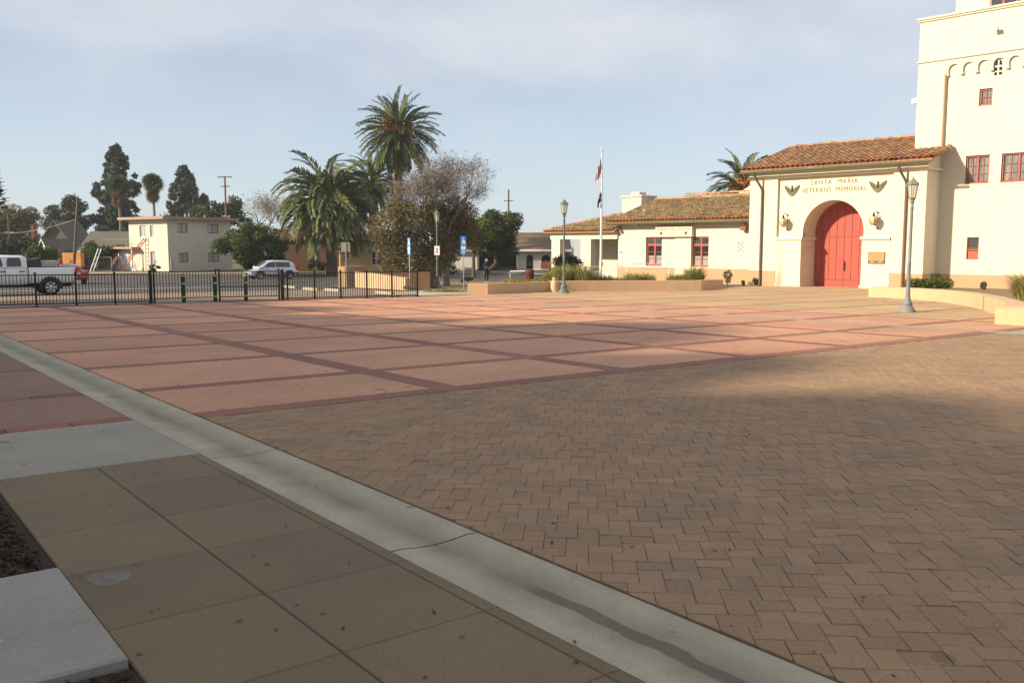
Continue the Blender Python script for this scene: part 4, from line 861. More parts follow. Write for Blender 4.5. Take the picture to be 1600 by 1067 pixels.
# ------------------------------------------------------------------ planters and low walls
def wall_run(name, label, outer, inner, h, material='planter', joints=True, levels=None):
    t_ = thing(name, label, 'planter' if 'planter' in name else 'wall', (0, 0, 0))
    n_ = len(outer)
    for i in range(n_-1):
        (xa, ya), (xb, yb), (xc, yc), (xd, yd) = outer[i], outer[i+1], inner[i+1], inner[i]; g1 = .006
        def L_(p, q, k): return (p[0]+(q[0]-p[0])*k, p[1]+(q[1]-p[1])*k)
        ln = math.hypot(xb-xa, yb-ya); k = g1/ln if joints and (i % 3 == 0) else 0
        A_, B_ = L_((xa, ya), (xb, yb), k), (xb, yb); D_, C2 = L_((xd, yd), (xc, yc), k), (xc, yc)
        za, zb_ = (h, h) if levels is None else (levels[i], levels[i+1])
        P = [A_, B_, C2, D_]; zt = [za, zb_, zb_, za]; cx_ = sum(p[0] for p in P)/4; cy_ = sum(p[1] for p in P)/4
        V = [(x, y, gz(x, y)-.2) for x, y in P] + [(x, y, gz(x, y)+z-.015) for (x, y), z in zip(P, zt)] 
        b_ = .012; T_ = [L_(A_, D_, b_/.4), L_(B_, C2, b_/.4), L_(C2, B_, b_/.4), L_(D_, A_, b_/.4)]
        V += [(x, y, gz(x, y)+z) for (x, y), z in zip(T_, zt)]
        mb = MB().add(V, [(8,9,10,11)] + [(r*4+j, r*4+(j+1) % 4, (r+1)*4+(j+1) % 4, (r+1)*4+j) for r in range(2) for j in range(4)]); mb.build('wall_section', material, t_)
    return t_
def curve(pts, n):
    P = [np.array(p) for p in pts]; out = []
    for i in range(len(P)-1):
        p0 = P[max(i-1, 0)]; p1, p2 = P[i], P[i+1]; p3 = P[min(i+2, len(P)-1)]
        for k in range(n):
            t = k/n; out.append(tuple(.5*((2*p1)+(-p0+p2)*t+(2*p0-5*p1+4*p2-p3)*t*t+(-p0+3*p1-3*p2+p3)*t**3)))
    return out + [tuple(P[-1])]
def offset(pts, d):
    out = []
    for i, p in enumerate(pts):
        a = pts[max(i-1, 0)]; b = pts[min(i+1, len(pts)-1)]; tx, ty = b[0]-a[0], b[1]-a[1]; l = math.hypot(tx, ty); out.append((p[0]-ty/l*d, p[1]+tx/l*d))
    return out
o1 = curve([(30.15, 35.85), (32.6, 34.75), (35.1, 33.45), (37.55, 32.05)], 4)
wall_run('planter_wall', 'long sunlit curved planter wall in front of the clubhouse', o1, offset(o1, .4), .56)
wall_run('planter_wall', 'planter wall end with a sunlit face and a shaded brown side, left of the stone bollard', [(24.70, 35.62), (25.45, 35.0), (27.8, 35.45), (30.14, 35.86)], [(25.1, 36.0), (25.75, 35.46), (27.9, 35.85), (30.2, 36.25)], .52, joints=False)
wall_run('planter_wall', 'shaded return of the planter wall running back to the clubhouse', [(37.56, 32.05), (40.9, 34.1), (44.2, 36.0)], [(37.5, 32.5), (40.7, 34.55), (44.0, 36.4)], .56, joints=False, levels=[.56, .50, .44])
o2 = curve([(37.3, 22.15), (36.75, 20.3), (35.75, 18.6), (34.5, 17.1), (33.1, 15.85), (31.0, 14.3), (28.8, 12.9), (26.4, 11.5), (24.2, 10.6)], 3)
wall_run('planter_wall', 'curved sunlit planter wall at the foot of the tower', o2, offset(o2, .55), .47)
wall_run('planter_wall', 'square end block of the planter wall at the right edge of the picture', [(24.15, 10.75), (24.15, 9.9), (24.15, 7.0)], [(25.2, 10.75), (25.2, 9.9), (25.2, 7.0)], .42, joints=False)
wall_run('low_wall', 'tan low wall stepping up at one end behind the iron fence', [(25.62, 49.0), (25.6, 48.0), (25.58, 45.5), (25.56, 42.9)], [(26.0, 49.0), (26.0, 48.0), (25.98, 45.5), (25.96, 42.9)], .9, levels=[.95, .92, .80, .66], joints=False)
wall_run('low_wall', 'taller tan wall stub behind the low wall, under the palms', [(25.4, 49.8), (28.6, 52.9)], [(25.1, 50.1), (28.3, 53.2)], 1.25, joints=False)
wall_run('low_wall', 'retaining wall behind the low wall at the parking bay, its shade painted in brown', [(26.6, 48.2), (28.0, 44.2)], [(27.0, 48.4), (28.4, 44.4)], .95, material='stucco_brown_shaded', joints=False)  # dark brown colour stands in for the shade on this wall
t_ = thing('stone_bollard', 'short round-topped tan stone bollard next to the middle lamp post', 'bollard', (30.02, 35.42, gz(30.02, 35.42)+PT))
MB().lathe([(.19, 0), (.20, .04), (.19, .12), (.185, .48), (.15, .56), (.10, .60), (.09, .64), (.12, .68), (.09, .74), (.02, .76)], 16).build('shaft', 'planter', t_, True)
MB().lathe([(.215, -.02), (.215, .05), (.20, .07)], 16).build('foot', 'planter', t_, True)

# ------------------------------------------------------------------ flagpole and flags
FP = (35.79, 38.07); zf = gz(*FP)
t_ = thing('flagpole', 'white flagpole standing in the planter before the clubhouse', 'flagpole', (*FP, 0))
MB().lathe([(.075, zf), (.07, 2.0), (.05, 5.0), (.035, 7.0)], 12).build('pole', 'polewhite', t_, True)
MB().lathe([(.03, 6.98), (.05, 7.02), (.05, 7.06), (.02, 7.10)], 10).build('truck', 'galv', t_, True)
MB().lathe([(.0, 7.08), (.06, 7.12), (.075, 7.17), (.06, 7.22), (.0, 7.25)], 12).build('ball_finial', 'whitepaint', t_, True)
MB().tube([(.08, -.03, .4), (.09, -.03, 3.5), (.06, -.02, 6.95)], .006, 4).build('halyard', 'whitepaint', t_)
MB().box(.05, .13, -.05, .0, .55, .72).build('cleat', 'galv', t_)
def limp_flag(name, label, ztop, hoist, fly, side, stripes, fold, rz, wd=1.25):
    t_ = thing(name, label, 'flag', (*FP, 0), rz); nu, nv = 26, 26; V = []
    for j in range(nv+1):
        for i in range(nu+1):
            u, v = i/nu, j/nv
            x = .05 + side*(.05+.26*math.sin(u*PI*.55)*(.35+.65*min(1, v*.6+u*.8))) + .035*math.sin(u*17+v*2)*u**.5
            y = .075*math.sin(u*15+.6)*(.3+u) + .02*math.sin(v*9+u*4)
            V.append((x*wd, y*1.3, ztop - hoist*v*(1-.15*u) - fly*u*.78 + .05*math.sin(u*14)*u))
    mb = MB(); 
    for j in range(nv):
        for i in range(nu):
            if stripes: mi = 2 if (i < nu*.40 and j < nv*7/13) else (0 if int(j*13/nv) % 2 == 0 else 1)
            else: mi = 2 if not (8 < i < 15 and 9 < j < 17) else 1
            a = j*(nu+1)+i; mb.f.append((a, a+1, a+nu+2, a+nu+1)); mb.m.append(mi)
    mb.v = V; mb.build('cloth', ['flagred', 'flagwhite', 'flagblue'] if stripes else ['flagblue', 'signwhite', 'cloth_dark'], t_, smooth='all'); return t_
limp_flag('flag', 'red and white striped flag with dark blue canton hanging limp on the flagpole', 6.86, .95, 1.5, -1, True, 1, HEAD-PI/2)
limp_flag('flag', 'dark flag with a small pale emblem hanging limp below the striped flag', 5.02, .62, .95, -1, False, 1, HEAD-PI/2+.1, .75)
mbs = MB()
for r_ in range(4):
    pass

# ------------------------------------------------------------------ ramp rail, litter bin, wheel stops
t_ = thing('handrail', 'pale metal ramp handrail in front of the clubhouse porch', 'handrail', (0, 0, 0)); 
rp_ = [at(1.55, 66), at(3.6, 62), at(5.2, 60), at(7.4, 58), at(10.0, 57.2)]; zz_ = [.02, .05, .30, .55, .62]
for dz in (0, -.33): MB().tube([(x, y, z+dz-.05) for (x, y), z in zip(rp_, zz_)], .028, 6).build('rail', 'galv', t_, True)
for (x, y), z in zip(rp_, zz_): MB().tube([(x, y, gz(x, y)-.1), (x, y, z-.05)], .026, 6).build('post', 'whitepaint', t_, True)
t_ = thing('handrail', 'short white bent rail by the road, left of the litter bin', 'handrail', (0, 0, 0))
a_, b_ = at(-.15, 69), at(1.2, 67.5)
for p in (a_, b_): MB().tube([(*p, gz(*p)-.1), (*p, gz(*p)+.78)], .03, 6).build('post', 'whitepaint', t_, True)
MB().tube([(*a_, gz(*a_)+.78), (*b_, gz(*b_)+.82)], .03, 6).build('rail', 'whitepaint', t_, True)
bl_ = at(1.25, 64.0); t_ = thing('litter_bin', 'dark red round litter bin beyond the planter ground cover', 'litter bin', (*bl_, gz(*bl_)))
MB().lathe([(.27, 0), (.30, .1), (.31, .75), (.33, .80), (.33, .86)], 16).build('drum', 'trashred', t_, True); MB().lathe([(.33, .86), (.30, .95), (.15, 1.0), (.14, .98)], 16).build('lid', 'trashred', t_, True)
rb = MB()
for k in range(16): a = 2*PI*k/16; rb.box(.312*math.cos(a)-.012, .312*math.cos(a)+.012, .312*math.sin(a)-.012, .312*math.sin(a)+.012, .1, .74)
rb.build('slats', 'trashred', t_)
for (x, y, rz), lb in zip(((22.35, 51.2, 1.3), (21.7, 46.7, 1.25), (21.95, 44.5, 1.25), (22.1, 39.1, 1.2)), ('farthest pale concrete wheel stop in the parking bay behind the fence', 'second farthest pale concrete wheel stop behind the fence', 'pale concrete wheel stop nearest the square sign post', 'pale concrete wheel stop nearest the right end of the iron fence')):
    o = MB().add([(s*.85, y_, z) for s in (-1, 1) for y_, z in ((-.09, 0), (.09, 0), (.07, .13), (-.07, .13))], [(0,1,2,3),(4,5,6,7),(0,1,5,4),(1,2,6,5),(2,3,7,6),(3,0,4,7)]).build('wheel_stop', 'walk_light')
    o.location = (x, y, gz(x, y)-.03); o.rotation_euler = (0, 0, rz+.35); tag(o, lb, 'wheel stop', 'wheel stops in the parking bay')
for k, (xa, ya, xb, yb) in enumerate(((19, 50, 22.2, 49.2), (18.6, 46, 21.6, 45.4), (18.5, 42, 21.9, 41.4))):
    dx_, dy_ = xb-xa, yb-ya; l = math.hypot(dx_, dy_); nx, ny = -dy_/l*.05, dx_/l*.05
    wpoly('parking_line', 'whitepaint', [(xa-nx, ya-ny), (xb-nx, yb-ny), (xb+nx, yb+ny), (xa+nx, ya+ny)], -.022)
# ------------------------------------------------------------------ houses across the street
GB = -1.05
def gable_roof(parent, x0, x1, y0, y1, ze, zr_, axis, material, ov=.5, th=.15, fascia='whitepaint'):
    if axis == 'x':
        ym = (y0+y1)/2; k = (zr_-ze)/(ym-y0); zo = ze-k*ov
        for ya, yb in ((y0-ov, ym), (y1+ov, ym)): roof_plane('roof', [(x0-ov,ya,zo), (x1+ov,ya,zo), (x1+ov,yb,zr_), (x0-ov,yb,zr_)], material, parent, th)
        for x in (x0, x1): MB().add([(x,y0,ze-.05),(x,y1,ze-.05),(x,ym,zr_-.16)], [(0,1,2)]).build('gable', fascia if fascia != 'whitepaint' else 'stucco_white', parent)
        MB().box(x0-ov, x1+ov, y0-ov-.04, y0-ov+.02, zo-.2, zo-.02).build('fascia', fascia, parent)
    else:
        xm = (x0+x1)/2; k = (zr_-ze)/(xm-x0); zo = ze-k*ov
        for xa, xb in ((x0-ov, xm), (x1+ov, xm)): roof_plane('roof', [(xa,y0-ov,zo), (xa,y1+ov,zo), (xb,y1+ov,zr_), (xb,y0-ov,zr_)], material, parent, th)
        for y in (y0, y1): MB().add([(x0,y,ze-.05),(x1,y,ze-.05),(xm,y,zr_-.16)], [(0,1,2)]).build('gable', 'stucco_white', parent)
        for xa, xb in ((x0-ov, xm), (x1+ov, xm)): MB().add([(xa,y0-ov-.03,zo-.18),(xb,y0-ov-.03,zr_-.18),(xb,y0-ov-.03,zr_+.01),(xa,y0-ov-.03,zo+.01)], [(0,1,2,3)]).build('barge_board', fascia, parent)
# two-storey house
HA = R(17.7); HC = (29.15, 97.44)
t_ = thing('two_storey_house', 'plain cream two-storey house with flat overhanging roof across the street', 'house', (*HC, 0), HA)
W8, W7 = 8.1, 7.0
FR = [(1.2, 2.45, 3.03, 4.05), (4.95, 6.45, 3.03, 4.05), (1.2, 2.45, -.1, .92), (4.95, 6.45, -.1, .92)]
hw = MB(); holed_wall(hw, 0, W8, GB, 4.45, 0, .2, FR); hw.box(W8-.2, W8, .2, W7, GB, 4.45); hw.box(.2, W8-.2, W7-.2, W7, GB, 4.45); hw.build('wall', 'stucco_house', t_)
LW = [(-5.0, -3.85, 2.57, 3.86), (-3.1, -2.4, 2.57, 3.86), (-3.2, -2.3, -.5, 1.05)]
lw_o = MB(); holed_wall(lw_o, -W7, 0, GB, 4.45, 0, .2, LW); lo = lw_o.build('side_wall', 'stucco_house', t_); lo.rotation_euler = (0, 0, -PI/2); lo.location = (0, 0, 0)
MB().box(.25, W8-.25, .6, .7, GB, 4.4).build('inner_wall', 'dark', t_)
for a in FR: window(t_, *a, .10, 2, 1, 'wood', fw=.06, glass='glass_pale')
hold = thing('tmp', 'x', 'x')
for a in LW[:2]:
    o = window(t_, *a, .10, 2, 1, 'whitepaint', fw=.06, glass='glass_pale', sash=a[1]-a[0] > 1); o.rotation_euler = (0, 0, -PI/2)
o = window(t_, *LW[2], .10, 1, 1, 'redtrim', fw=.12, glass='glass_pale', sash=False); o.rotation_euler = (0, 0, -PI/2)
bpy.data.objects.remove(hold)
rf = MB(); rf.bbox(-.9, W8+.7, -.6, W7+.7, 4.45, 4.72, .02); ro = rf.build('roof', 'fascia', t_); MB().box(-.8, W8+.6, -.5, W7+.6, 4.721, 4.74).build('roof_gravel', 'shingle', ro)
for k in range(7): MB().lathe([(.07, 4.74), (.07, 5.0+.12*(k % 3)), (.12, 5.02+.12*(k % 3)), (.12, 5.08+.12*(k % 3))], 8, (.9+k*.95+(k % 2)*.3, 2.5+(k % 3), 0)).build('roof_vent', 'galv', ro)
MB().box(-.02, W8+.02, -.02, -.001, 1.78, 1.82).build('belt_line', 'stucco_house', t_)
MB().lathe([(.07, 0), (.07, .1)], 8, (3.95, -.1, 2.0), 'y').build('wall_light', 'galv', t_); MB().box(.15, .4, -.18, -.02, -.85, .35).build('meter_box', 'galv', t_)
cp = MB(); cp.bbox(-1.0, -.02, 5.0, 10.8, 1.30, 1.55, .02); cp.build('canopy', 'fascia', t_)
for y in (5.2, 10.6): MB().box(-.95, -.83, y-.06, y+.06, GB, 1.3).build('canopy_post', 'stucco_white', t_)
for y0 in (7.2, 8.95): MB().box(-.06, -.005, y0, y0+1.5, GB+.05, 1.05).build('garage_doorway', 'whitepaint', t_)
MB().box(.0, 3, 7.02, 10.7, GB, 1.29).build('annex', 'stucco_house', t_)
rl = MB(); [rl.box(-.95, -.92, y-.012, y+.012, 1.55, 2.4) for y in np.arange(5.1, 10.8, 1.1)]; rl.box(-.95, -.92, 5.05, 10.7, 2.37, 2.4); rl.build('roof_rail', 'fascia', t_)
# annex roof behind
t_ = thing('bungalow', 'low bungalow with wide grey shingle roof left of the two-storey house', 'house', (*at(-49.9, 105), 0), HEAD-PI/2+R(4))
MB().box(0, 6.2, 0, 7, GB, 1.35).build('wall', 'stucco_house', t_); gable_roof(t_, 0, 6.2, 0, 7, 1.45, 3.4, 'x', 'shingle', .6)
t_ = thing('brown_roof_house', 'house with an orange-brown roof edge glimpsed behind the bungalow', 'house', (*at(-56.0, 119), 0), HEAD-PI/2)
MB().box(0, 4.2, 0, 6, GB, 2.0).build('wall', 'stucco_house', t_); gable_roof(t_, 0, 4.2, 0, 6, 2.3, 3.3, 'x', 'shingle_brown', .4)
t_ = thing('gable_house', 'house with a steep dark olive gable roof among trees on the left', 'house', (*at(-60.2, 114), 0), HEAD-PI/2+R(-3))
MB().box(0, 5.2, 0, 5, GB, 1.3).build('wall', 'stucco_white', t_); gable_roof(t_, 0, 5.2, 0, 5, 1.4, 4.9, 'y', 'shingle', .5, fascia='shingle')
MB().box(.25, 4.95, -.06, -.02, 1.5, 2.1).build('gable_cladding', 'shingle', t_); MB().add([(.3,-.05,1.5),(4.9,-.05,1.5),(2.6,-.05,4.55)], [(0,1,2)]).build('gable_cladding', 'shingle', t_)
MB().box(-1.9, -1.4, 2, 2.5, GB, 4.4).build('chimney', 'trashred', t_)
t_ = thing('small_gable_house', 'little white gabled house behind the orange panel on the left', 'house', (*at(-54.3, 104), 0), HEAD-PI/2+R(-24))
MB().box(-.9, 1.3, 0, 4, GB, .7).build('wall', 'stucco_white', t_); gable_roof(t_, -.9, 1.3, 0, 4, .8, 2.5, 'y', 'shingle', .25)
# long white house with arches, far right
t_ = thing('arched_house', 'low white house with arched porch and wide brown roof behind the green tree', 'house', (*at(-6.4, 100), 0), HEAD-PI/2)
aw = MB(); H0 = 1.25
def archx(x0, x1, zs): return (x0, x1, zs)
def arch_wall(mb, x0, x1, z0, z1, y, holes):
    cur = x0
    for a, b, zs in holes:
        mb.quad((cur,y,z0),(a,y,z0),(a,y,z1),(cur,y,z1)); r_ = (b-a)/2; c_ = (a+b)/2; n_ = 10
        A2 = [(c_-r_*math.cos(PI*i/n_), zs+r_*math.sin(PI*i/n_)) for i in range(n_+1)]
        for (xa, za), (xb, zb) in zip(A2, A2[1:]): mb.quad((xa,y,za),(xb,y,zb),(xb,y,z1),(xa,y,z1)); mb.quad((xa,y,za),(xb,y,zb),(xb,y+.3,zb),(xa,y+.3,za))
        mb.quad((a,y,z0),(a,y,zs),(a,y+.3,zs),(a,y+.3,z0)); mb.quad((b,y,z0),(b,y,zs),(b,y+.3,zs),(b,y+.3,z0)); cur = b
    mb.quad((cur,y,z0),(x1,y,z0),(x1,y,z1),(cur,y,z1))
arch_wall(aw, 7.0, 12.2, GB, H0, 0, [(8.0, 8.75, .3), (9.7, 10.65, .2)]); aw.box(12.2, 12.5, .0, 4, GB, H0); aw.build('porch_wall', 'stucco_white', t_)
MB().box(7.2, 12, 1.6, 1.7, GB, H0).build('back_wall', 'stucco_brown_shaded', t_); MB().box(8.0, 8.75, .2, .24, -.6, .35).build('window', 'glass', t_)
MB().box(9.6, 10.9, -.5, -.2, GB, -.1).build('step_wall', 'brickwall', t_); MB().box(9.95, 10.45, .9, 1.0, GB, .1).build('gate', 'glass_pale', t_)
MB().box(2.6, 6.95, -.1, .1, 1.0, H0).build('garage_lintel', 'stucco_white', t_); MB().box(2.7, 6.9, .6, .7, GB, 1.0).build('garage_doorway', 'dark', t_)  # near-black sheet stands in for the shade inside the open garage
MB().box(0, 2.55, -.3, 3, GB, .75).build('side_wall', 'stucco_white', t_); MB().box(-1.0, 1.2, -.9, -.6, GB, -.35).build('garden_wall', 'stucco_white', t_)
roof_plane('roof', [(-.5,-.7,1.25), (13.0,-.7,1.25), (13.0,5,3.2), (-.5,5,3.2)], 'shingle_brown', t_, .15); roof_plane('roof', [(-.5,10.5,1.25), (13.0,10.5,1.25), (13.0,5,3.2), (-.5,5,3.2)], 'shingle_brown', t_, .15)
MB().box(-.5, 13.0, -.78, -.7, 1.05, 1.26).build('fascia', 'whitepaint', t_)
# brown building behind the palms
t_ = thing('brown_building', 'brown flat-fronted building behind the leaning palm, palm shade darkened into its colour', 'building', (*at(-24.8, 96), 0), HEAD-PI/2)  # the palm's shade is put into the wall colour
bw = MB(); BH = [(3.2, 4.3, -.35, 1.25), (5.1, 6.1, -1.0, 1.05), (7.2, 7.9, -.2, 1.2)]; holed_wall(bw, 0, 8.6, GB, 2.3, 0, .25, BH); bw.box(8.4, 8.6, .25, 6, GB, 2.3); bw.box(0, .2, .25, 6, GB, 2.3); bw.build('wall', 'stucco_brown_shaded', t_)
window(t_, 3.2, 4.3, -.35, 1.25, .12, 2, 2, 'stucco_brown_shaded', glass='glass'); window(t_, 7.2, 7.9, -.2, 1.2, .12, 1, 2, 'stucco_brown_shaded', sash=False); MB().box(5.1, 6.1, .1, .15, -1.0, 1.05).build('door', 'dark', t_)
MB().box(-.3, 8.9, -.4, 6.3, 2.3, 2.55).build('roof', 'stucco_brown_shaded', t_)
t_ = thing('tiled_gable_house', 'house with a small orange-trimmed gable peeking over the round bush', 'house', (*at(-28.6, 106), 0), HEAD-PI/2)
MB().box(0, 9, 0, 6, GB, 2.4).build('wall', 'stucco_house', t_); roof_plane('roof', [(-.3,-.4,2.5), (9.4,-.4,2.5), (9.4,3,3.7), (-.3,3,3.7)], 'shingle_brown', t_, .15)
gable_roof(t_, .3, 1.9, -1.6, 2, 2.5, 3.6, 'y', 'tile', .25, .12, 'orangeply')
t_ = thing('yellow_house', 'sunlit yellow-cream house glimpsed between the palm trunk and the brown tree', 'house', (*at(-17.6, 92), 0), HEAD-PI/2+R(12))
yw = MB(); holed_wall(yw, 0, 6.5, GB, 2.2, 0, .2, [(3.2, 4.3, -.3, 1.1), (.35, .95, .2, 1.2)]); yw.box(0, .2, .2, 5, GB, 2.2); yw.build('wall', 'stucco_yellow', t_); window(t_, 3.2, 4.3, -.3, 1.1, .1, 2, 2, 'whitepaint'); window(t_, .35, .95, .2, 1.2, .1, 1, 1, 'whitepaint', sash=False, glass='glass_pale')
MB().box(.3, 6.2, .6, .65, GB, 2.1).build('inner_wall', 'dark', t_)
roof_plane('roof', [(-.5,-.6,2.2), (7,-.6,2.2), (7,3,3.3), (-.5,3,3.3)], 'shingle_brown', t_, .15)

# ------------------------------------------------------------------ utility poles and lines
def upole(e, n, ztop, label, arm=None, lean=0.0, r=.13, tr=False):
    x, y = at(e, n); t_ = thing('utility_pole', label, 'utility pole', (x, y, 0), HEAD-PI/2, 'utility poles across the street')
    MB().tube([(-lean, 0, gn(n)-.3), (0, 0, ztop)], [r*1.2, r*.8], 8).build('pole', 'wood', t_, True)
    if arm:
        for z, w_ in arm:
            mb = MB(); mb.box(-w_, w_, -.06, .06, z-.06, z+.06); mb.build('crossarm', 'wood', t_)
            ins = MB()
            for k in (-.9, -.35, .35, .9): ins.lathe([(.05, z+.06), (.05, z+.14), (.02, z+.18)], 6, (k*w_, 0, 0))
            ins.build('insulator', 'whitepaint', t_)
    if tr: MB().lathe([(.22, tr-.5), (.25, tr-.45), (.25, tr+.35), (.15, tr+.45)], 10, (.45, -.1, 0)).build('transformer', 'galv', t_, True)
    return (x, y, ztop)
p1 = upole(-38.4, 80, 5.85, 'bare leaning wooden pole behind the red car', lean=.8)
p2 = upole(-61.4, 110, 5.6, 'thin wooden pole among the trees at the far left', r=.1, arm=((3.2, .5),))
p3 = upole(-34.2, 108, 9.9, 'tall utility pole with crossarms and transformer behind the two-storey house', arm=((9.8, .85), (8.7, .55), (5.1, .45)), tr=7.2)
p4 = upole(-.5, 130, 9.7, 'distant utility pole with one crossarm above the green tree', arm=((8.1, .7),), r=.15)
def wire(name, a, b, sag, label, r=.024):
    pts = [tuple(np.array(a)*(1-t)+np.array(b)*t - np.array((0, 0, sag*4*t*(1-t)))) for t in np.linspace(0, 1, 13)]
    tag(MB().tube(pts, r, 4).build(name, 'signback'), label, 'cable', 'overhead cables')
wire('overhead_cable', (p1[0], p1[1], 4.1), (p2[0], p2[1], 3.2), .3, 'overhead cable from the leaning pole to the pole at the far left')
wire('overhead_cable', (p2[0], p2[1], 3.3), (*at(-75, 100), 2.4), .4, 'overhead cable running out of the picture at the left edge')
wire('overhead_cable', (p3[0], p3[1], 5.1), (*at(-41, 97.5), 4.9), .2, 'overhead cable from the tall pole down to the two-storey roof')
wire('overhead_cable', (p3[0], p3[1], 5.2), (*at(-24.5, 96), 2.4), .2, 'overhead cable from the tall pole down towards the brown building')

# ------------------------------------------------------------------ vehicles
def loft(name, st, material, parent, close=True):
    """st: list of sections, each a list of (x,y,z) with the same count"""
    n = len(st[0]); mb = MB(); mb.v = [tuple(p) for s in st for p in s]
    for i in range(len(st)-1):
        for j in range(n-1): mb.f.append((i*n+j, i*n+j+1, (i+1)*n+j+1, (i+1)*n+j)); mb.m.append(0)
    if close: mb.f += [tuple(range(n)), tuple(range((len(st)-1)*n, len(st)*n))]; mb.m += [0, 0]
    return mb.build(name, material, parent, smooth=True)
def body_sec(x, w, z0, z1, crown=.03): return [(x, -w*.90, z0), (x, -w*.985, z0+.10), (x, -w, z0+(z1-z0)*.45), (x, -w*.97, z1-.10), (x, -w*.90, z1-.02), (x, -w*.5, z1+crown*.7), (x, 0, z1+crown), (x, w*.5, z1+crown*.7), (x, w*.90, z1-.02), (x, w*.97, z1-.10), (x, w, z0+(z1-z0)*.45), (x, w*.985, z0+.10), (x, w*.90, z0)]
def cab_sec(x, wb, wt, z0, z1): return [(x, -wb, z0), (x, -(wb*.45+wt*.55), z0+(z1-z0)*.55), (x, -wt, z1-.07), (x, -wt*.88, z1-.01), (x, -wt*.4, z1+.015), (x, wt*.4, z1+.015), (x, wt*.88, z1-.01), (x, wt, z1-.07), (x, wb*.45+wt*.55, z0+(z1-z0)*.55), (x, wb, z0)]
def wheel(parent, x, y, r, w, rim, spokes=6):
    s = 1 if y > 0 else -1
    t_ = MB().lathe([(r*.62, -w/2), (r*.9, -w/2), (r*.985, -w*.38), (r, -w*.2), (r, w*.2), (r*.985, w*.38), (r*.9, w/2), (r*.62, w/2)], 24, (x, y, r), 'y').build('wheel', 'tyre', parent, True)
    m = MB(); m.lathe([(r*.66, 0), (r*.66, .03), (r*.58, .03), (r*.58, 0)], 24, (x, y+s*(w/2-.02) - (0 if s > 0 else .03), r), 'y')
    for k in range(spokes):
        a = 2*PI*k/spokes; c, q = math.cos(a), math.sin(a); n1, n2 = -q, c; yo = y+s*(w/2+.004)
        for dy in (0,): m.add([(x+c*.05+n1*.05, yo, r+q*.05+n2*.05), (x+c*r*.6+n1*.055, yo, r+q*r*.6+n2*.055), (x+c*r*.6-n1*.055, yo, r+q*r*.6-n2*.055), (x+c*.05-n1*.05, yo, r+q*.05-n2*.05)], [(0,1,2,3)])
    m.lathe([(.07, -.012), (.07, .012), (.03, .02)], 10, (x, y+s*(w/2+.006), r), 'y'); m.build('rim', 'chrome', t_)
    MB().lathe([(r*.6, 0), (r*.6, .01)], 20, (x, y+s*(w/2-.035), r), 'y').build('hub_back', 'plastic', t_)
def arch(parent, x, y, r):
    s = 1 if y > 0 else -1; P = [(x+r*math.cos(a), max(.30, r*.86+r*math.sin(a))) for a in np.linspace(-.5, PI+.5, 20)]
    MB().prism(P, 'y', y-.28*s, y+.006*s).build('wheel_arch', 'plastic', parent)
# white crew-cab pickup: x forward
def pickup(loc, rz):
    t_ = thing('pickup_truck', 'white crew-cab pickup loaded with gear, parked beyond the fence at the left edge', 'pickup', (*loc, gz(*loc)-.055), rz); w = .99
    loft('bed_side', [body_sec(-1.18, w*.97, .62, 1.36, 0), body_sec(-1.10, w, .60, 1.38, 0), body_sec(.2, w, .60, 1.38, 0), body_sec(.92, w, .60, 1.38, 0)], 'carwhite', t_)
    loft('cab_body', [body_sec(.96, w, .58, 1.38, 0), body_sec(1.3, w, .55, 1.38, 0), body_sec(3.1, w, .55, 1.38, 0), body_sec(3.4, w, .58, 1.36, .02)], 'carwhite', t_)
    loft('bonnet', [body_sec(3.4, w, .58, 1.36, .03), body_sec(4.2, w, .60, 1.30, .04), body_sec(4.62, w*.97, .62, 1.22, .03), body_sec(4.75, w*.92, .66, 1.10, .02)], 'carwhite', t_)
    loft('cab', [cab_sec(.98, .93, .80, 1.36, 1.86), cab_sec(1.12, .93, .80, 1.36, 1.93), cab_sec(2.3, .93, .80, 1.36, 1.96), cab_sec(2.75, .93, .80, 1.36, 1.92), cab_sec(3.45, .93, .86, 1.36, 1.40)], 'carwhite', t_)
    for s in (-1, 1):
        for x0, x1 in ((1.22, 1.84), (2.02, 2.75)):
            f = lambda x, z: (x, s*(.93*.45+.80*.55 + (.93-(.93*.45+.80*.55))*max(0, (1.68-z)/.30) - max(0, (z-1.68)/.22)*.05 + .022), z)
            MB().add([f(x0, 1.43), f(x1, 1.43), f(x1-.02, 1.66), f(x1-.06, 1.84), f(x0+.05, 1.84), f(x0+.01, 1.66)], [(0,1,2,5),(5,2,3,4)]).build('window', 'glass', t_)
            d = MB(); d.box(x0-.12, x0+.12, s*w+s*.0-.015, s*w+.015, 1.17, 1.215); d.build('door_handle', 'plastic', t_)
        for x in (1.0, 1.93, 2.95): MB().box(x-.006, x+.006, s*w*.985-.012, s*w*.985+.012, .66, 1.36).build('door_gap', 'plastic', t_)
        for x in (0.0, 3.85): arch(t_, x, s*w, .50); wheel(t_, x, s*(w-.12), .40, .27, 'chrome')
        MB().box(-1.2, -1.10, s*.97-.05 if s > 0 else -1.0, 1.0 if s > 0 else -.92, .98, 1.30).build('tail_light', 'redlight', t_)
        MB().box(1.2, 3.2, s*.95-.06, s*.95+.06, .42, .50).build('side_step', 'plastic', t_)
    MB().bbox(-1.36, -1.16, -.95, .95, .48, .66, .03).build('rear_bumper', 'chrome', t_)
    MB().box(-1.1, .9, -.80, .80, 1.10, 1.381).build('bed_floor', 'plastic', t_)
    MB().box(-1.0, 4.5, -.6, .6, .40, .60).build('chassis', 'plastic', t_)
    return t_
TP = (8.83, 49.4); truck = pickup(TP, R(180))
tz = gz(*TP)-.055
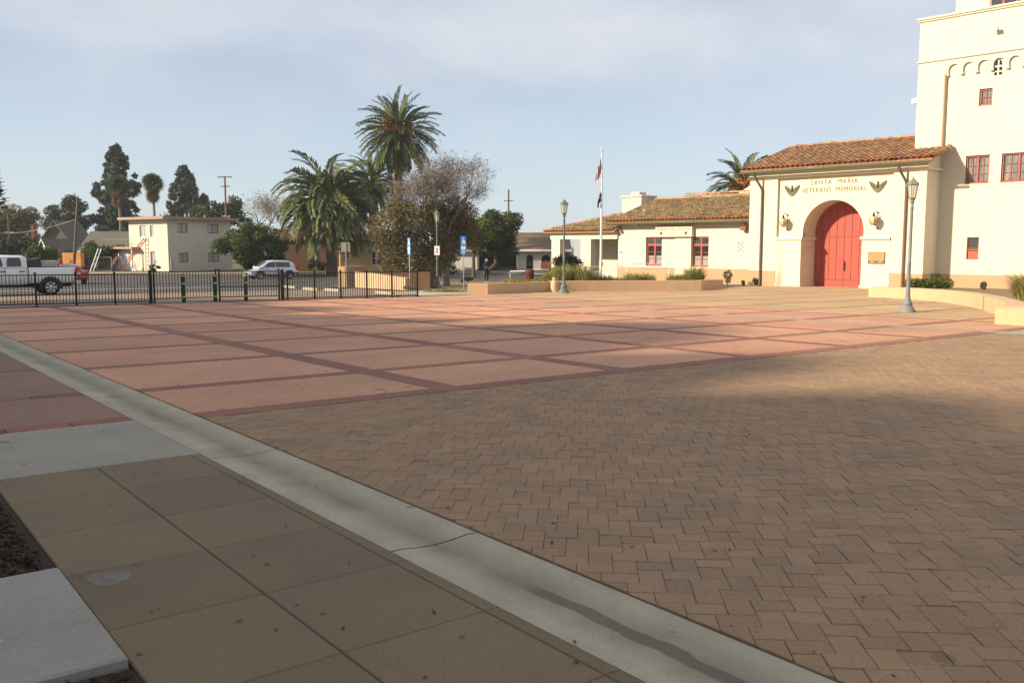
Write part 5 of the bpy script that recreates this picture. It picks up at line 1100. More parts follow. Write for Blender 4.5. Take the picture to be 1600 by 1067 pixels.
def cargo(name, label, dx, dy, mb, material):
    o = mb.build(name, material); o.location = (TP[0]-dx, TP[1]-dy, tz+1.385); tag(o, label, name.replace('_', ' '))
cargo('tarp_bundle', 'black tarp bundle behind the pickup cab', .62, .15, MB().add([(-.42,-.5,0),(.34,-.5,0),(.34,.5,0),(-.42,.5,0),(-.50,-.3,.30),(.30,-.35,.42),(.30,.35,.44),(-.46,.35,.33)], [(0,1,5,4),(1,2,6,5),(2,3,7,6),(3,0,4,7),(4,5,6,7)]), 'plastic')
cargo('metal_box', 'grey metal tool box standing in the pickup bed', -.02, .2, MB().bbox(-.50, .42, -.35, .35, 0, .30, .02), 'galv')
cargo('plastic_bag', 'crumpled pale bag on the side of the pickup bed', .35, -.25, MB().lathe([(.05, 0), (.25, .02), (.30, .10), (.2, .2), (.06, .26)], 7), 'stucco_white')
cargo('paint_can', 'yellowish can in the pickup bed next to the red bucket', .0, -.45, MB().lathe([(.10, 0), (.10, .2), (.11, .2), (.11, .22)], 10), 'stucco_yellow')
cargo('red_bucket', 'bright red bucket in the pickup bed', -.40, -.45, MB().lathe([(.13, 0), (.16, .2), (.17, .2), (.15, .19)], 12), 'flagred')
cargo('fuel_can', 'red fuel can with black cap near the tail of the pickup bed', -.72, -.35, MB().bbox(-.11, .11, -.14, .14, 0, .20, .04).lathe([(.04, .2), (.04, .27)], 8), 'redlight')
cargo('folded_sheet', 'folded grey sheet at the tail of the pickup bed', -.95, -.2, MB().add([(-.3,-.3,0),(.3,-.3,0),(.3,.3,0),(-.3,.3,0),(-.26,-.25,.10),(.12,-.2,.12),(.1,.25,.12),(-.26,.25,.09)], [(0,1,5,4),(1,2,6,5),(2,3,7,6),(3,0,4,7),(4,5,6,7)]), 'galv')
def car(name, label, loc, rz, mats, L=4.5, w=.90, belt=1.02, roof=1.66, wheelr=.34, suv=True):
    t_ = thing(name, label, 'car', (*loc, gz(*loc)-.05), rz); hf = L/2; z0 = .26; paint = mats
    loft('body', [body_sec(-hf, w*.86, .45, belt-.20), body_sec(-hf+.10, w*.95, .36, belt-.04), body_sec(-hf+.5, w, z0, belt), body_sec(0, w, z0, belt-.02), body_sec(hf-1.35, w, z0, belt-.05), body_sec(hf-.6, w*.97, z0+.02, belt-.17, .05), body_sec(hf-.15, w*.90, .32, belt-.32, .04), body_sec(hf, w*.74, .42, .62, 0)], paint, t_)
    zb = belt-.06
    rear = -hf+.12 if suv else -hf+.75
    loft('greenhouse', [cab_sec(rear, w*.90, w*.80, zb, zb+.10), cab_sec(rear+.28, w*.90, w*.74, zb, roof-.16), cab_sec(rear+.75, w*.92, w*.72, zb, roof-.02), cab_sec(0.0, w*.92, w*.72, zb, roof), cab_sec(.55, w*.92, w*.74, zb, roof-.08), cab_sec(1.38, w*.90, w*.84, zb, zb+.12)], paint, t_)
    loft('windscreen', [[(x+.03, y*.9, z+.02) for x, y, z in cab_sec(.62, w*.90, w*.73, zb+.18, roof-.08)][2:8], [(x+.03, y*.9, z+.02) for x, y, z in cab_sec(1.32, w*.88, w*.82, zb+.1, zb+.15)][2:8]], 'glass', t_, close=False)
    loft('rear_window', [[(x-.02, y*.88, z) for x, y, z in cab_sec(rear+.04, w*.90, w*.79, zb+.02, zb+.17)][2:8], [(x-.03, y*.88, z+.005) for x, y, z in cab_sec(rear+.27, w*.90, w*.74, zb, roof-.18)][2:8]], 'glass', t_, close=False)
    for s in (-1, 1):
        f = lambda x, z: (x, s*(w*.92 - (w*.92-w*.74)*((z-zb)/(roof-zb))**1.0 + .018), z)
        top = roof-.13
        MB().add([f(rear+.62, zb+.10), f(-.15, zb+.10), f(-.15, top), f(rear+.72, top-.06)], [(0,1,2,3)]).build('window', 'glass', t_)
        MB().add([f(-.09, zb+.10), f(1.05, zb+.10), f(.48, top-.04), f(-.09, top)], [(0,1,2,3)]).build('window', 'glass', t_)
        for x in (hf-.92, -hf+.85): arch(t_, x, s*w, wheelr+.09); wheel(t_, x, s*(w-.11), wheelr, .22, 'chrome', 5)
        MB().box(hf-.55, hf-.08, s*w*.86-.05, s*w*.86+.05, belt-.40, belt-.26).build('headlight', 'headlight', t_)
        tl_ = MB(); tl_.box(-hf-.02, -hf+.28, s*w*.88-.06, s*w*.88+.06, belt-.22, belt+(.22 if suv else .02)); tl_.build('tail_light', 'redlight', t_)
        MB().bbox(.98, 1.18, s*(w+.02) if s > 0 else -w-.18, w+.18 if s > 0 else -w-.02, zb+.10, zb+.24, .03).build('mirror', paint, t_)
        for x in (-.1, .85): MB().box(x-.30, x-.12, s*w-.02, s*w+.02, belt-.14, belt-.10).build('door_handle', 'plastic', t_)
        for x in (-.9, -.1, .98): MB().box(x-.005, x+.005, s*w-.006, s*w+.006, .4, belt-.06).build('door_gap', 'plastic', t_)
        MB().box(-hf+1.25, hf-1.3, s*w-.02, s*w+.008, z0+.0, z0+.16).build('sill', 'plastic', t_)
    MB().bbox(-hf-.05, -hf+.2, -w*.84, w*.84, .34, .58, .05).build('rear_bumper', paint if not suv else 'plastic', t_)
    MB().box(-hf-.025, -hf+.02, -.26, .26, belt-.30, belt-.16).build('number_plate', 'signwhite', t_); MB().box(hf-.2, hf+.01, -.5, .5, .38, .58).build('grille', 'plastic', t_)
    return t_
car('silver_suv', 'silver compact SUV parked across the street before the round bush', (31.7, 76.4), R(180), 'carsilver')
car('red_car', 'red sedan seen from behind beyond the tail of the pickup', (13.85, 70.6), R(97), 'carred', L=4.5, w=.88, belt=.98, roof=1.42, wheelr=.31, suv=False)
# orange panel on trestles behind the red car
x_, y_ = at(-45.6, 93); t_ = thing('orange_panel', 'bright orange plywood crate standing on the verge behind the red car', 'crate', (x_, y_, GB), HEAD-PI/2)
MB().bbox(-.95, .95, 0, .8, .55, 2.0, .02).build('panel', 'orangeply', t_); [MB().box(a-.06, a+.06, .05, .17, 0, .55).build('leg', 'wood', t_) for a in (-.8, .8)]
MB().prism([(-.35, .8), (-.12, 1.35), (.1, .8), (.0, .8), (-.12, 1.1), (-.24, .8)], 'y', -.02, -.001).build('painted_mark', 'brickwall', t_)
# chain-link fence and ladders by the house
def ladder(name, label, p0, p1, wd, material, rungs, dirw):
    t_ = thing(name, label, 'ladder', (0, 0, 0)); p0, p1, dw = Vector(p0), Vector(p1), Vector(dirw).normalized()*wd/2
    for s in (-1, 1): MB().tube([p0+dw*s, p1+dw*s], .05, 4).build('stile', material, t_)
    for k in range(rungs): q = p0.lerp(p1, (k+.5)/rungs); MB().tube([q-dw, q+dw], .028, 4).build('rung', material, t_)
    return t_
h2w = lambda x, y, z: (HC[0]+x*math.cos(HA)-y*math.sin(HA), HC[1]+x*math.sin(HA)+y*math.cos(HA), z)
dl = (math.cos(HA+PI/2), math.sin(HA+PI/2), 0)
ladder('extension_ladder', 'red extension ladder leaning on the sunlit wall of the two-storey house', h2w(-2.2, 5.4, GB), h2w(-.12, 3.75, 2.5), .55, 'cloth_red', 11, dl)
ladder('step_ladder', 'white step ladder standing open beside the red ladder', h2w(-1.6, 3.9, GB), h2w(-1.2, 3.3, .85), .5, 'whitepaint', 6, dl)
ladder('leaning_plank', 'pale ladder propped beside the chain-link fence left of the house', (*at(-45.2, 96.5), GB), (*at(-44.6, 97.3), 1.35), .35, 'whitepaint', 7, (1, .2, 0))
t_ = thing('chain_link_fence', 'grey chain-link fence between the leaning pole and the house', 'fence', (*at(-48.5, 98), GB), HEAD-PI/2)
for k in range(4): MB().tube([(k*1.6, 0, 0), (k*1.6, 0, 1.5)], .04, 6).build('post', 'galv', t_)
for z in (1.48, .05): MB().tube([(0, 0, z), (4.8, 0, z)], .025, 5).build('rail', 'galv', t_)
ck = MB()
for k in range(26): ck.tube([(k*.19, 0, .05), (min(4.8, k*.19+.7), 0, 1.48)], .006, 3, cap=False); ck.tube([(k*.19, 0, 1.48), (min(4.8, k*.19+.7), 0, .05)], .006, 3, cap=False)
ck.build('mesh', 'galv', t_)

# ------------------------------------------------------------------ people
def skinned(name, verts, edges, radii, root, parent, mat_of, sub=1):
    me = bpy.data.meshes.new(name); me.from_pydata(verts, edges, []); o = bpy.data.objects.new(name, me); COL.objects.link(o)
    md = o.modifiers.new('skin', 'SKIN'); md.use_smooth_shade = True
    for i, r_ in enumerate(radii): me.skin_vertices[0].data[i].radius = (r_, r_) if not isinstance(r_, tuple) else r_
    for i in range(len(radii)): me.skin_vertices[0].data[i].use_root = (i == root)
    sb = o.modifiers.new('sub', 'SUBSURF'); sb.levels = sub; sb.render_levels = sub
    dg = bpy.context.evaluated_depsgraph_get(); m2 = bpy.data.meshes.new_from_object(o.evaluated_get(dg)); bpy.data.objects.remove(o); m2.name = name
    names = []; m2.materials.clear()
    for p in m2.polygons:
        k = mat_of(p.center)
        if k not in names: names.append(k); m2.materials.append(M[k])
        p.material_index = names.index(k); p.use_smooth = True
    return link(name, m2, parent)
t_ = thing('person', 'person in dark hooded top and grey cap looking at a phone by the road', 'person', (40.2, 55.44, gz(40.2, 55.44)-.05), HEAD-PI/2+R(200))
# local: x to the figure's left, y ahead
V = [(0,0,.93), (0,.01,1.12), (0,.0,1.34), (0,.02,1.46), (0,.06,1.53), (0,.08,1.62), (0,.085,1.69),
     (.17,0,1.38), (.23,.03,1.14), (.13,.22,1.08), (.07,.30,1.13),
     (-.17,0,1.38), (-.23,.03,1.14), (-.13,.22,1.06), (-.06,.30,1.12),
     (.10,0,.86), (.11,.03,.48), (.11,0,.09), (.12,.13,.04), (-.10,0,.86), (-.11,.0,.48), (-.11,-.03,.09), (-.12,.10,.04)]
E_ = [(0,1),(1,2),(2,3),(3,4),(4,5),(5,6),(2,7),(7,8),(8,9),(9,10),(2,11),(11,12),(12,13),(13,14),(0,15),(15,16),(16,17),(17,18),(0,19),(19,20),(20,21),(21,22)]
rad = [(.16,.12), (.16,.12), (.17,.12), .07, .075, .10, .07, .075, .06, .048, .04, .075, .06, .048, .04, .095, .07, .055, .045, .095, .07, .055, .045]
skinned('body', V, E_, rad, 0, t_, lambda c: 'signwhite' if c.z < .075 else 'cloth_dark' if c.z < 1.5 and not (c.y > .27) else 'skin')
hd = MB(); hd.lathe([(.115, 1.60), (.12, 1.66), (.10, 1.74), (.05, 1.785), (0.0, 1.79)], 12, (0, .065, 0)); hd.build('knit_cap', 'cloth_grey', t_, True)
hd = MB(); hd.lathe([(.10, 1.44), (.13, 1.50), (.125, 1.58), (.11, 1.60)], 12, (0, .015, 0)); hd.build('hood', 'cloth_dark', t_, True)
fc = MB(); fc.tube([(0, .165, 1.60), (0, .19, 1.575)], [.012, .018], 5); fc.box(-.035, .035, .160, .168, 1.545, 1.553); [fc.lathe([(.012, 1.605), (.012, 1.62)], 6, (s*.035, .158, 0)) for s in (-1, 1)]; fc.build('face', 'skin', t_)
for s in (-1, 1):
    fg = MB()
    for k in range(4): fg.tube([(s*(.05-.012*k+.02), .30, 1.13), (s*(.045-.012*k+.02), .345-.004*k, 1.15), (s*(.03-.01*k+.02), .365-.006*k, 1.17)], [.011, .010, .008], 5)
    fg.tube([(s*.07, .30, 1.14), (s*.03, .325, 1.18)], [.013, .010], 5); fg.build('hand', 'skin', t_)
c_, s_2 = math.cos(HEAD-PI/2+R(200)), math.sin(HEAD-PI/2+R(200))
o = MB().bbox(-.038, .038, -.006, .006, -.07, .07, .004).build('phone', 'plastic'); o.location = (40.2-s_2*.375, 55.44+c_*.375, gz(40.2, 55.44)+1.13); o.rotation_euler = (-.5, 0, HEAD-PI/2+R(200)); tag(o, 'dark phone held by the person in the hooded top', 'phone')
wp = h2w(-2.6, 5.9, GB); t_ = thing('person', 'worker in blue trousers and orange-brown top bending towards the red ladder', 'person', wp, HA+R(-60))
V = [(0,0,.92), (0,.14,1.06), (0,.34,1.24), (0,.44,1.30), (0,.50,1.33), (0,.58,1.37), (0,.63,1.40),
     (.17,.32,1.22), (.20,.50,1.06), (.15,.68,1.16), (.13,.76,1.22), (-.17,.32,1.22), (-.22,.48,1.02), (-.16,.66,1.0), (-.14,.74,1.04),
     (.11,0,.84), (.14,.10,.46), (.14,-.02,.09), (.15,.11,.04), (-.11,0,.84), (-.15,-.12,.46), (-.15,-.28,.10), (-.16,-.16,.04)]
skinned('body', V, E_, rad, 0, t_, lambda c: 'plastic' if c.z < .075 else 'cloth_blue' if c.z < .93 and c.y < .3 else ('skin' if c.y > .46 and c.z > 1.26 or c.y > .62 else 'cloth_red'))
hd = MB(); hd.lathe([(.10, -.03), (.11, .02), (.08, .08), (.0, .11)], 10, (0, .57, 1.42)); hd.build('hard_hat', 'stucco_yellow', t_, True)
# ------------------------------------------------------------------ date palms
def frond_mesh(length, th0, bend, seed, mat_='frond', dry=False):
    r = np.random.default_rng(seed); n = 20; pts = [np.zeros(3)]; th = th0; ds = length/n
    for i in range(n):
        pts.append(pts[-1] + ds*np.array((math.cos(th), r.normal(0, .012), math.sin(th)))); th -= bend/n*(.4+1.2*i/n)
    pts = np.array(pts); V = []; F = []
    def quad(a, b, c, d):
        k = len(V); V.extend((a, b, c, d)); F.append((k, k+1, k+2, k+3))
    for i in range(n):
        a, b = pts[i], pts[i+1]; w_ = .05*(1-i/n)+.012; o = np.array((0, w_, 0)); quad(a-o, b-o, b+o, a+o)
    m = 46
    for i in range(m):
        s = .14+.86*i/(m-1); k = min(int(s*n), n-1); p = pts[k] + (pts[k+1]-pts[k])*(s*n-k); t = pts[k+1]-pts[k]; t /= np.linalg.norm(t)
        L_ = length*.115*(math.sin(min(1, s*1.15)*PI*.82)+.30)
        for sd in (-1, 1):
            side = np.array((0, sd, 0)); up_ = np.cross(t, side)*sd; up_ = up_ if up_[2] > 0 else -up_
            d = t*.70 + side*.58 + up_*(.30 if not dry else -.3) + r.normal(0, .10, 3); d /= np.linalg.norm(d)
            tip = p + d*L_ + np.array((0, 0, -.13*L_)); mid = p + d*L_*.5; wv = np.cross(d, up_); wv = wv/np.linalg.norm(wv)*.058*length/4.6
            quad(p, mid-wv, tip, mid+wv)
    me_o = np_mesh('frond', V, F, mat_); me = me_o.data; bpy.data.objects.remove(me_o); return me
def date_palm(label, loc, zg, zgrow, length, trunk_r, nf=74, fruit=0, seed=1, lean=(0, 0), spread=(82, -58), droop=1.0):
    t_ = thing('date_palm', label, 'palm tree', (*loc, 0), 0, 'feather palms'); r = np.random.default_rng(seed)
    tr = MB(); k = 14; zs = np.linspace(zg-.2, zgrow-.1, k)
    tr.tube([(lean[0]*(1-i/(k-1)), lean[1]*(1-i/(k-1)), z) for i, z in enumerate(zs)], [trunk_r*(1.22-.25*min(1, i/3)) if i < k-3 else trunk_r*(1.05+.18*(i-k+3)) for i in range(k)], 12)
    for i in range(int((zgrow-zg)/.22)*7):                                  # cut leaf bases
        z = r.uniform(zg, zgrow-.1); a = r.uniform(0, 2*PI); f = (z-zg)/(zgrow-zg); cx_, cy_ = lean[0]*(1-f), lean[1]*(1-f); c, s = math.cos(a), math.sin(a); w_ = .11; rr = trunk_r*1.0
        tr.add([(cx_+c*rr-s*w_, cy_+s*rr+c*w_, z-.08), (cx_+c*rr+s*w_, cy_+s*rr-c*w_, z-.08), (cx_+c*(rr+.12), cy_+s*(rr+.12), z+.12)], [(0, 1, 2)])
    tr.build('trunk', 'palmtrunk', t_, smooth=True)
    cls = 10; meshes = [frond_mesh(length*r.uniform(.92, 1.04), R(spread[0]+(spread[1]-spread[0])*(i/(cls-1))), droop*(.8+.75*math.sin(PI*min(1, i/(cls-1)+.15))), seed*20+i) for i in range(cls)]
    for i in range(nf):
        u = (i+.5)/nf; c = min(cls-1, int(u**.75*cls)); o = link('frond', meshes[c], t_)
        o.location = (.18*math.cos(i*2.4), .18*math.sin(i*2.4), zgrow+.35*(1-u)); o.rotation_euler = (r.normal(0, .25), r.normal(0, .06), i*2.39996+r.normal(0, .1)); s = r.uniform(.86, 1.08); o.scale = (s, s, s)
    for i in range(fruit):
        a = i*2*PI/fruit+.3; rr = length*r.uniform(.2, .33); z = zgrow+r.uniform(.2, 1.2)
        C_ = r.normal(0, 1, (150, 3))*np.array((.26, .26, .28)) + np.array((rr*math.cos(a), rr*math.sin(a), z)); C_[:, 2] -= .35*np.abs(r.normal(0, .5, 150))
        stuff(leaves('fruit_cluster', C_, .2, 'fruit', t_, aspect=1.2))
        MB().tube([(0, 0, zgrow+.1), (rr*.6*math.cos(a), rr*.6*math.sin(a), z+.35), (rr*math.cos(a), rr*math.sin(a), z)], .05, 4).build('fruit_stalk', 'fruit', t_)
    return t_
date_palm('tallest feather palm, with orange fruit clusters under its upper fronds', at(-11.9, 95), GB, 13.2, 4.35, .44, nf=125, fruit=11, seed=3, spread=(84, -64), droop=.72)
date_palm('broad low feather palm with a white-flecked trunk before the brown building', at(-17.7, 88), GB-.1, 5.6, 5.9, .46, nf=140, seed=5, spread=(80, -30), droop=1.3)
date_palm('feather palm half hidden behind the brown tree, between the two larger palms', at(-15.6, 101), GB, 8.4, 4.6, .42, nf=80, seed=8, spread=(84, -40), droop=1.0)
date_palm('feather palm with orange fruit rising behind the memorial hall roof', at(21.6, 85), -1.3, 6.9, 3.6, .42, nf=84, fruit=5, seed=11, spread=(84, -60), droop=.95)
# fan palms
def fan_palm(label, loc, zc_, rad, seed):
    t_ = thing('fan_palm', label, 'palm tree', (*loc, 0), 0, 'fan palms'); r = np.random.default_rng(seed)
    MB().tube([(0, 0, GB-1), (.1, 0, zc_*.5), (0, 0, zc_)], [.26, .18, .16], 8).build('trunk', 'barkgrey', t_, True)
    for nm, n_, m_, e0, e1, ln in (('crown', 90, 'leaf', -.55, 1.5, rad*1.05), ('dead_skirt', 60, 'frond_dry', -1.5, -1.0, rad*.75)):
        V = []; F = []
        for i in range(n_):
            az = i*2.4; el = r.uniform(e0, e1); d = np.array((math.cos(az)*math.cos(el), math.sin(az)*math.cos(el), math.sin(el))); s = np.cross(d, r.normal(size=3)); s /= np.linalg.norm(s)+1e-6; c = d*ln*r.uniform(.05, .42) + np.array((0, 0, zc_ + .1)) if nm == 'crown' else np.array((.26*math.cos(az), .26*math.sin(az), zc_ - r.uniform(.2, 1.9)))
            for k in range(9):
                a = (k-4)/4*1.25; dd = d*math.cos(a)+s*math.sin(a); L2 = ln*.78; w_ = np.cross(dd, np.cross(d, s)); w_ = w_/(np.linalg.norm(w_)+1e-6)*.06; b = len(V)
                V += [c, c+dd*L2*.55+w_, c+dd*L2+np.array((0, 0, -.22*L2)), c+dd*L2*.55-w_]; F.append((b, b+1, b+2, b+3))
        np_mesh(nm, V, F, m_, t_)
fan_palm('slender fan palm standing in front of the tall dark conifer', at(-51.3, 118), 9.4, 1.5, 1); fan_palm('slender fan palm standing alone against the sky', at(-48.4, 122), 10.0, 1.45, 2); fan_palm('low fan palm peeking over the roof of the two-storey house', at(-47.0, 135), 5.6, 2.2, 4)

# ------------------------------------------------------------------ broadleaf trees, conifers, shrubs
def tree(name, label, loc, zg, blobs, n, size, leaf, trunk=None, cat='tree', group=None, limbs=5, bark='bark', shell=.5, up=.35, aspect=1.7):
    t_ = thing(name, label, cat, (*loc, 0), 0, group); B = np.array(blobs); c = B[:, :3].mean(0)
    if trunk:
        mb = MB(); th = trunk[1]; mb.tube([(trunk[2] if len(trunk) > 2 else 0, 0, zg-.2), (.05, .05, zg+th*.5), (0, 0, zg+th)], [trunk[0]*1.25, trunk[0], trunk[0]*.85], 8)
        for b in blobs[:limbs]: mb.tube([(0, 0, zg+th*.9), (b[0]*.4, b[1]*.4, zg+th+(b[2]-zg-th)*.45), (b[0]*.85, b[1]*.85, b[2])], [trunk[0]*.7, trunk[0]*.42, trunk[0]*.15], 6)
        mb.build('trunk', bark, t_, smooth=True)
    leaves('crown', blob_points(blobs, n, shell), size, leaf, t_, up, aspect); return t_
# green tree by the arched house
bl = clumps((.3, 0, 2.8), (3.1, 2.2, 2.7), 38, .65, 1.1)
tree('street_tree', 'dense dark green street tree above the parked garage, trunk in shade', at(-1.6, 88), gn(88), bl, 16000, .16, 'leaf', (.20, 2.2, -1.6), limbs=6)
bl = clumps((0, 0, 3.2), (2.0, 1.6, 1.8), 12, .5, .9)
tree('street_tree', 'yellow-green sunlit tree between the brown tree and the dark green one', at(-3.6, 84), gn(84), bl, 4200, .15, 'leaf_bright', (.16, 2.4), limbs=5)
# brown, half-bare tree beside the plaza
bt_ = thing('brown_tree', 'brown half-bare spreading tree with olive lower foliage behind the lamp post', 'tree', (*at(-4.6, 58), 0)); zt_ = gn(58)
tw_ = MB(); tips = []
tw_.tube([(.4, 0, zt_-.2), (.35, 0, zt_+.8), (.1, .1, zt_+2.0)], [.30, .24, .22], 9)
for d, l, dep in (((-.3, .1, 1), 2.1, 5), ((.3, -.1, 1), 2.3, 5), ((.1, .35, 1), 2.1, 5), ((.0, -.4, 1.1), 2.0, 5), ((.5, .2, .9), 1.9, 5), ((-.75, 0, .7), 1.9, 5)): branches(tw_, (.1, .1, zt_+1.9), d, l, .13, dep, .5, .22, tips)
tw_.build('trunk', 'barkgrey', bt_)
C_ = np.concatenate([np.array(tips)[rng.integers(0, len(tips), 15000)] + rng.normal(0, .27, (15000, 3))]); C_ = C_[C_[:, 2] < 8.0+.2*rng.normal(size=len(C_))]
leaves('twigs', C_, .03, 'twig', bt_, up=.1, aspect=9); T2 = np.array([t for t in tips if t[2] < 4.3]); leaves('outer_crown', T2[rng.integers(0, len(T2), 5000)] + rng.normal(0, .32, (5000, 3)) - np.array((0, 0, .25)), .085, 'leaf_olive', bt_, aspect=2.4)
low = [(1.2, .3, 4.1, 1.3, 1.1, .8), (2.7, 1.0, 3.7, 1.0, 1.0, .9), (3.1, 1.2, 2.3, 1.0, .9, 1.2), (-4.0, 0, 2.7, 1.2, 1.1, 1.2), (-3.6, .2, 1.2, 1.1, 1.1, 1.2), (-2.4, -.4, 3.0, 1.3, 1.2, 1.3), (-2.5, -.6, 1.2, 1.4, 1.2, 1.4), (-1.2, -.3, 2.2, 1.4, 1.2, 1.6), (-1.4, -.9, .6, 1.2, 1.0, 1.2), (.1, -.2, 1.5, 1.0, 1.0, 1.2), (.6, .5, 3.2, 1.3, 1.2, 1.2), (1.6, .6, 2.6, 1.3, 1.1, 1.5), (2.2, 1.2, 3.0, 1.1, 1.0, 1.2), (1.5, 1.4, 1.3, 1.1, .9, .9), (.2, .8, .6, 1.0, .8, .9), (-3.0, .6, 3.9, .9, .8, .7), (-.6, .3, 3.9, 1.0, .9, .7)]
P_ = blob_points(low, 30000, .35); leaves('crown', P_[:21000], .085, 'leaf_olive', bt_, aspect=2.2); leaves('dry_crown', P_[21000:], .085, 'leaf_brown', bt_, aspect=2.4)
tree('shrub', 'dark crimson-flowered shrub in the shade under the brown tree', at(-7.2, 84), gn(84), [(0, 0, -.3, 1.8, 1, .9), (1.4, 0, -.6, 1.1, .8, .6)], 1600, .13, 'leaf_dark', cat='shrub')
# conifers behind the houses
def conifer(label, loc, prof, seed):
    r = np.random.default_rng(seed); bl = []; zs = [p[0] for p in prof]
    for i in range(230):
        z = zs[0]+(zs[-1]-zs[0])*((i+r.random())/230)**1.15; c = np.interp(z, zs, [p[1] for p in prof]); w_ = np.interp(z, zs, [p[2] for p in prof])
        a = r.uniform(0, 2*PI); q = w_*r.uniform(.1, .95); rr = r.uniform(.5, .95)*(.42+.13*w_)
        bl.append((c+q*1.18*math.cos(a), q*math.sin(a), z, rr, rr, rr*.95))
    tree('conifer', label, loc, GB-.5, bl, 32000, .26, 'leaf_con', (.45, (zs[-1]-zs[0])*.8), group='tall dark conifers', limbs=0, aspect=2.4, shell=.3)
conifer('tallest dark conifer, behind the left fan palm', at(-60.6, 140), ((1, 0, 4.2), (4.5, .1, 4.1), (7, -.2, 3.6), (9, -.4, 3.3), (11, -.4, 2.9), (13, -.3, 2.1), (15, -.3, 1.3), (16.9, -.2, .3)), 2)
conifer('broad dark conifer behind the two-storey house', at(-53.8, 150), ((2.5, 0, 3.8), (6, .1, 3.9), (8.5, .2, 3.6), (10.5, -.2, 2.4), (12.5, -.5, 1.6), (14.6, -.5, .5)), 9)
# other trees, left to right
tree('oak_tree', 'olive and partly bare rounded tree at the far left behind the thin pole', at(-70.5, 126), GB, clumps((0, 0, 4.2), (5.0, 3, 3.9), 46, .9, 1.5), 17000, .2, 'leaf_olive', (.3, 3))
tree('oak_tree', 'dark evergreen tree left of the tall conifer', at(-67.5, 138), GB, clumps((0, 0, 5.2), (3.6, 3, 4.0), 38, .8, 1.4), 12000, .22, 'leaf_dark', (.3, 4))
tree('oak_tree', 'dark round tree behind the right end of the two-storey house', at(-37.5, 118), GB, clumps((0, 0, 5.0), (3.1, 2.6, 3.4), 28, .8, 1.3), 7000, .24, 'leaf_dark', (.3, 3))
t_ = thing('bare_tree', 'pale leafless tree behind the utility pole', 'tree', (*at(-35.5, 130), 0)); mb = MB(); tips = []
mb.tube([(0, 0, GB-1), (0, 0, 3.0)], [.3, .22], 7)
for d in ((-.5, 0, 1), (.5, .1, 1), (0, .5, 1), (.1, -.5, 1)): branches(mb, (0, 0, 3.0), d, 2.3, .14, 3, .6, .12, tips)
mb.build('trunk', 'barkgrey', t_); leaves('twigs', np.array(tips)[rng.integers(0, len(tips), 5000)] + rng.normal(0, .7, (5000, 3)), .075, 'leaf_brown', t_, aspect=4)
def shrub(label, e, n, z0, rx, rz_, cnt, size, leaf, k=14, ry=None, name='shrub'):
    ry = ry or rx*.7; bl = clumps((0, 0, z0+rz_*.95), (rx, ry, rz_), k, min(rx, rz_)*.35, min(rx, rz_)*.6)
    return tree(name, label, at(e, n), gn(n), bl, cnt, size, leaf, cat='shrub', shell=.3)
shrub('broad rounded glossy green bush right of the two-storey house', -24.8, 86, .25, 3.4, 1.75, 15000, .16, 'leaf', 44)
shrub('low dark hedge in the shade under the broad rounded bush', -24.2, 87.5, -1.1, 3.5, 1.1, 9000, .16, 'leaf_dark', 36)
shrub('dark bushes at the left edge behind the pickup cab', -57.0, 104, -1.0, 3.6, 2.1, 5200, .22, 'leaf_dark', 20)
shrub('green bush below the steep gable roof', -51.6, 99, -1.0, 2.1, 1.5, 3600, .2, 'leaf', 16)
shrub('dark bush behind the orange crate', -47.2, 98.5, -1.0, 2.0, 1.1, 2600, .19, 'leaf_dark', 14)
shrub('dark hedge between the chain-link fence and the house canopy', -45.6, 100, -1.05, 2.7, 1.6, 6000, .17, 'leaf', 16)
shrub('yellow-green shrub beside the leaning pole', -49.5, 112, 2.0, 1.2, .9, 1200, .18, 'leaf_bright', 8)
shrub('small rose bush at the foot of the two-storey house', -37.6, 94, -1.0, .9, .45, 500, .12, 'leaf', 6)
shrub('dark bush between the brown building door and the palm trunk', -20.4, 94, -1.0, 1.3, .6, 1200, .15, 'leaf_dark', 8)
shrub('small green plant at the foot of the blue sign', -5.55, 48.0, -.75, .45, .16, 420, .07, 'grass_blade', 6)
shrub('spiky low plant beside the person at the road', -3.2, 64, -1.0, .8, .3, 500, .1, 'leaf_dark', 6)
shrub('dark glossy bush in front of the clubhouse porch columns', 3.85, 60.5, -.6, 1.05, .95, 4200, .10, 'leaf_dark', 18)
# ground cover and grasses in the planter
def grass(name, label, pts, n, h, spread, mat_, cat='grass'):
    V = []; F = []
    for (x, y, zz, k) in pts:
        for _ in range(int(n*k)):
            a = rng.uniform(0, 2*PI); rr = spread*rng.random()**.5; bx, by = x+rr*math.cos(a), y+rr*math.sin(a); L_ = h*rng.uniform(.5, 1.15)*(1.05-.55*(rr/spread)**2)*(.75+.35*math.sin(x*7.3+y*3.1)); lean_ = rng.uniform(.15, .75)*L_; a2 = a+rng.normal(0, .7); w_ = .014
            px, py = -math.sin(a2)*w_, math.cos(a2)*w_; b = len(V); dx_, dy_ = math.cos(a2)*lean_, math.sin(a2)*lean_
            V += [(bx-px, by-py, zz), (bx+px, by+py, zz), (bx+dx_*.4+px*.9, by+dy_*.4+py*.9, zz+L_*.62), (bx+dx_*.4-px*.9, by+dy_*.4-py*.9, zz+L_*.62), (bx+dx_, by+dy_, zz+L_*.86), (bx+dx_*1.01, by+dy_*1.01, zz+L_*.86)]
            F += [(b, b+1, b+2, b+3), (b+3, b+2, b+5, b+4)]
    return tag(np_mesh(name, V, F, mat_), label, cat)
def gpts(lst): return [(*at(e, n), gn(n)+.3, k) for e, n, k in lst]
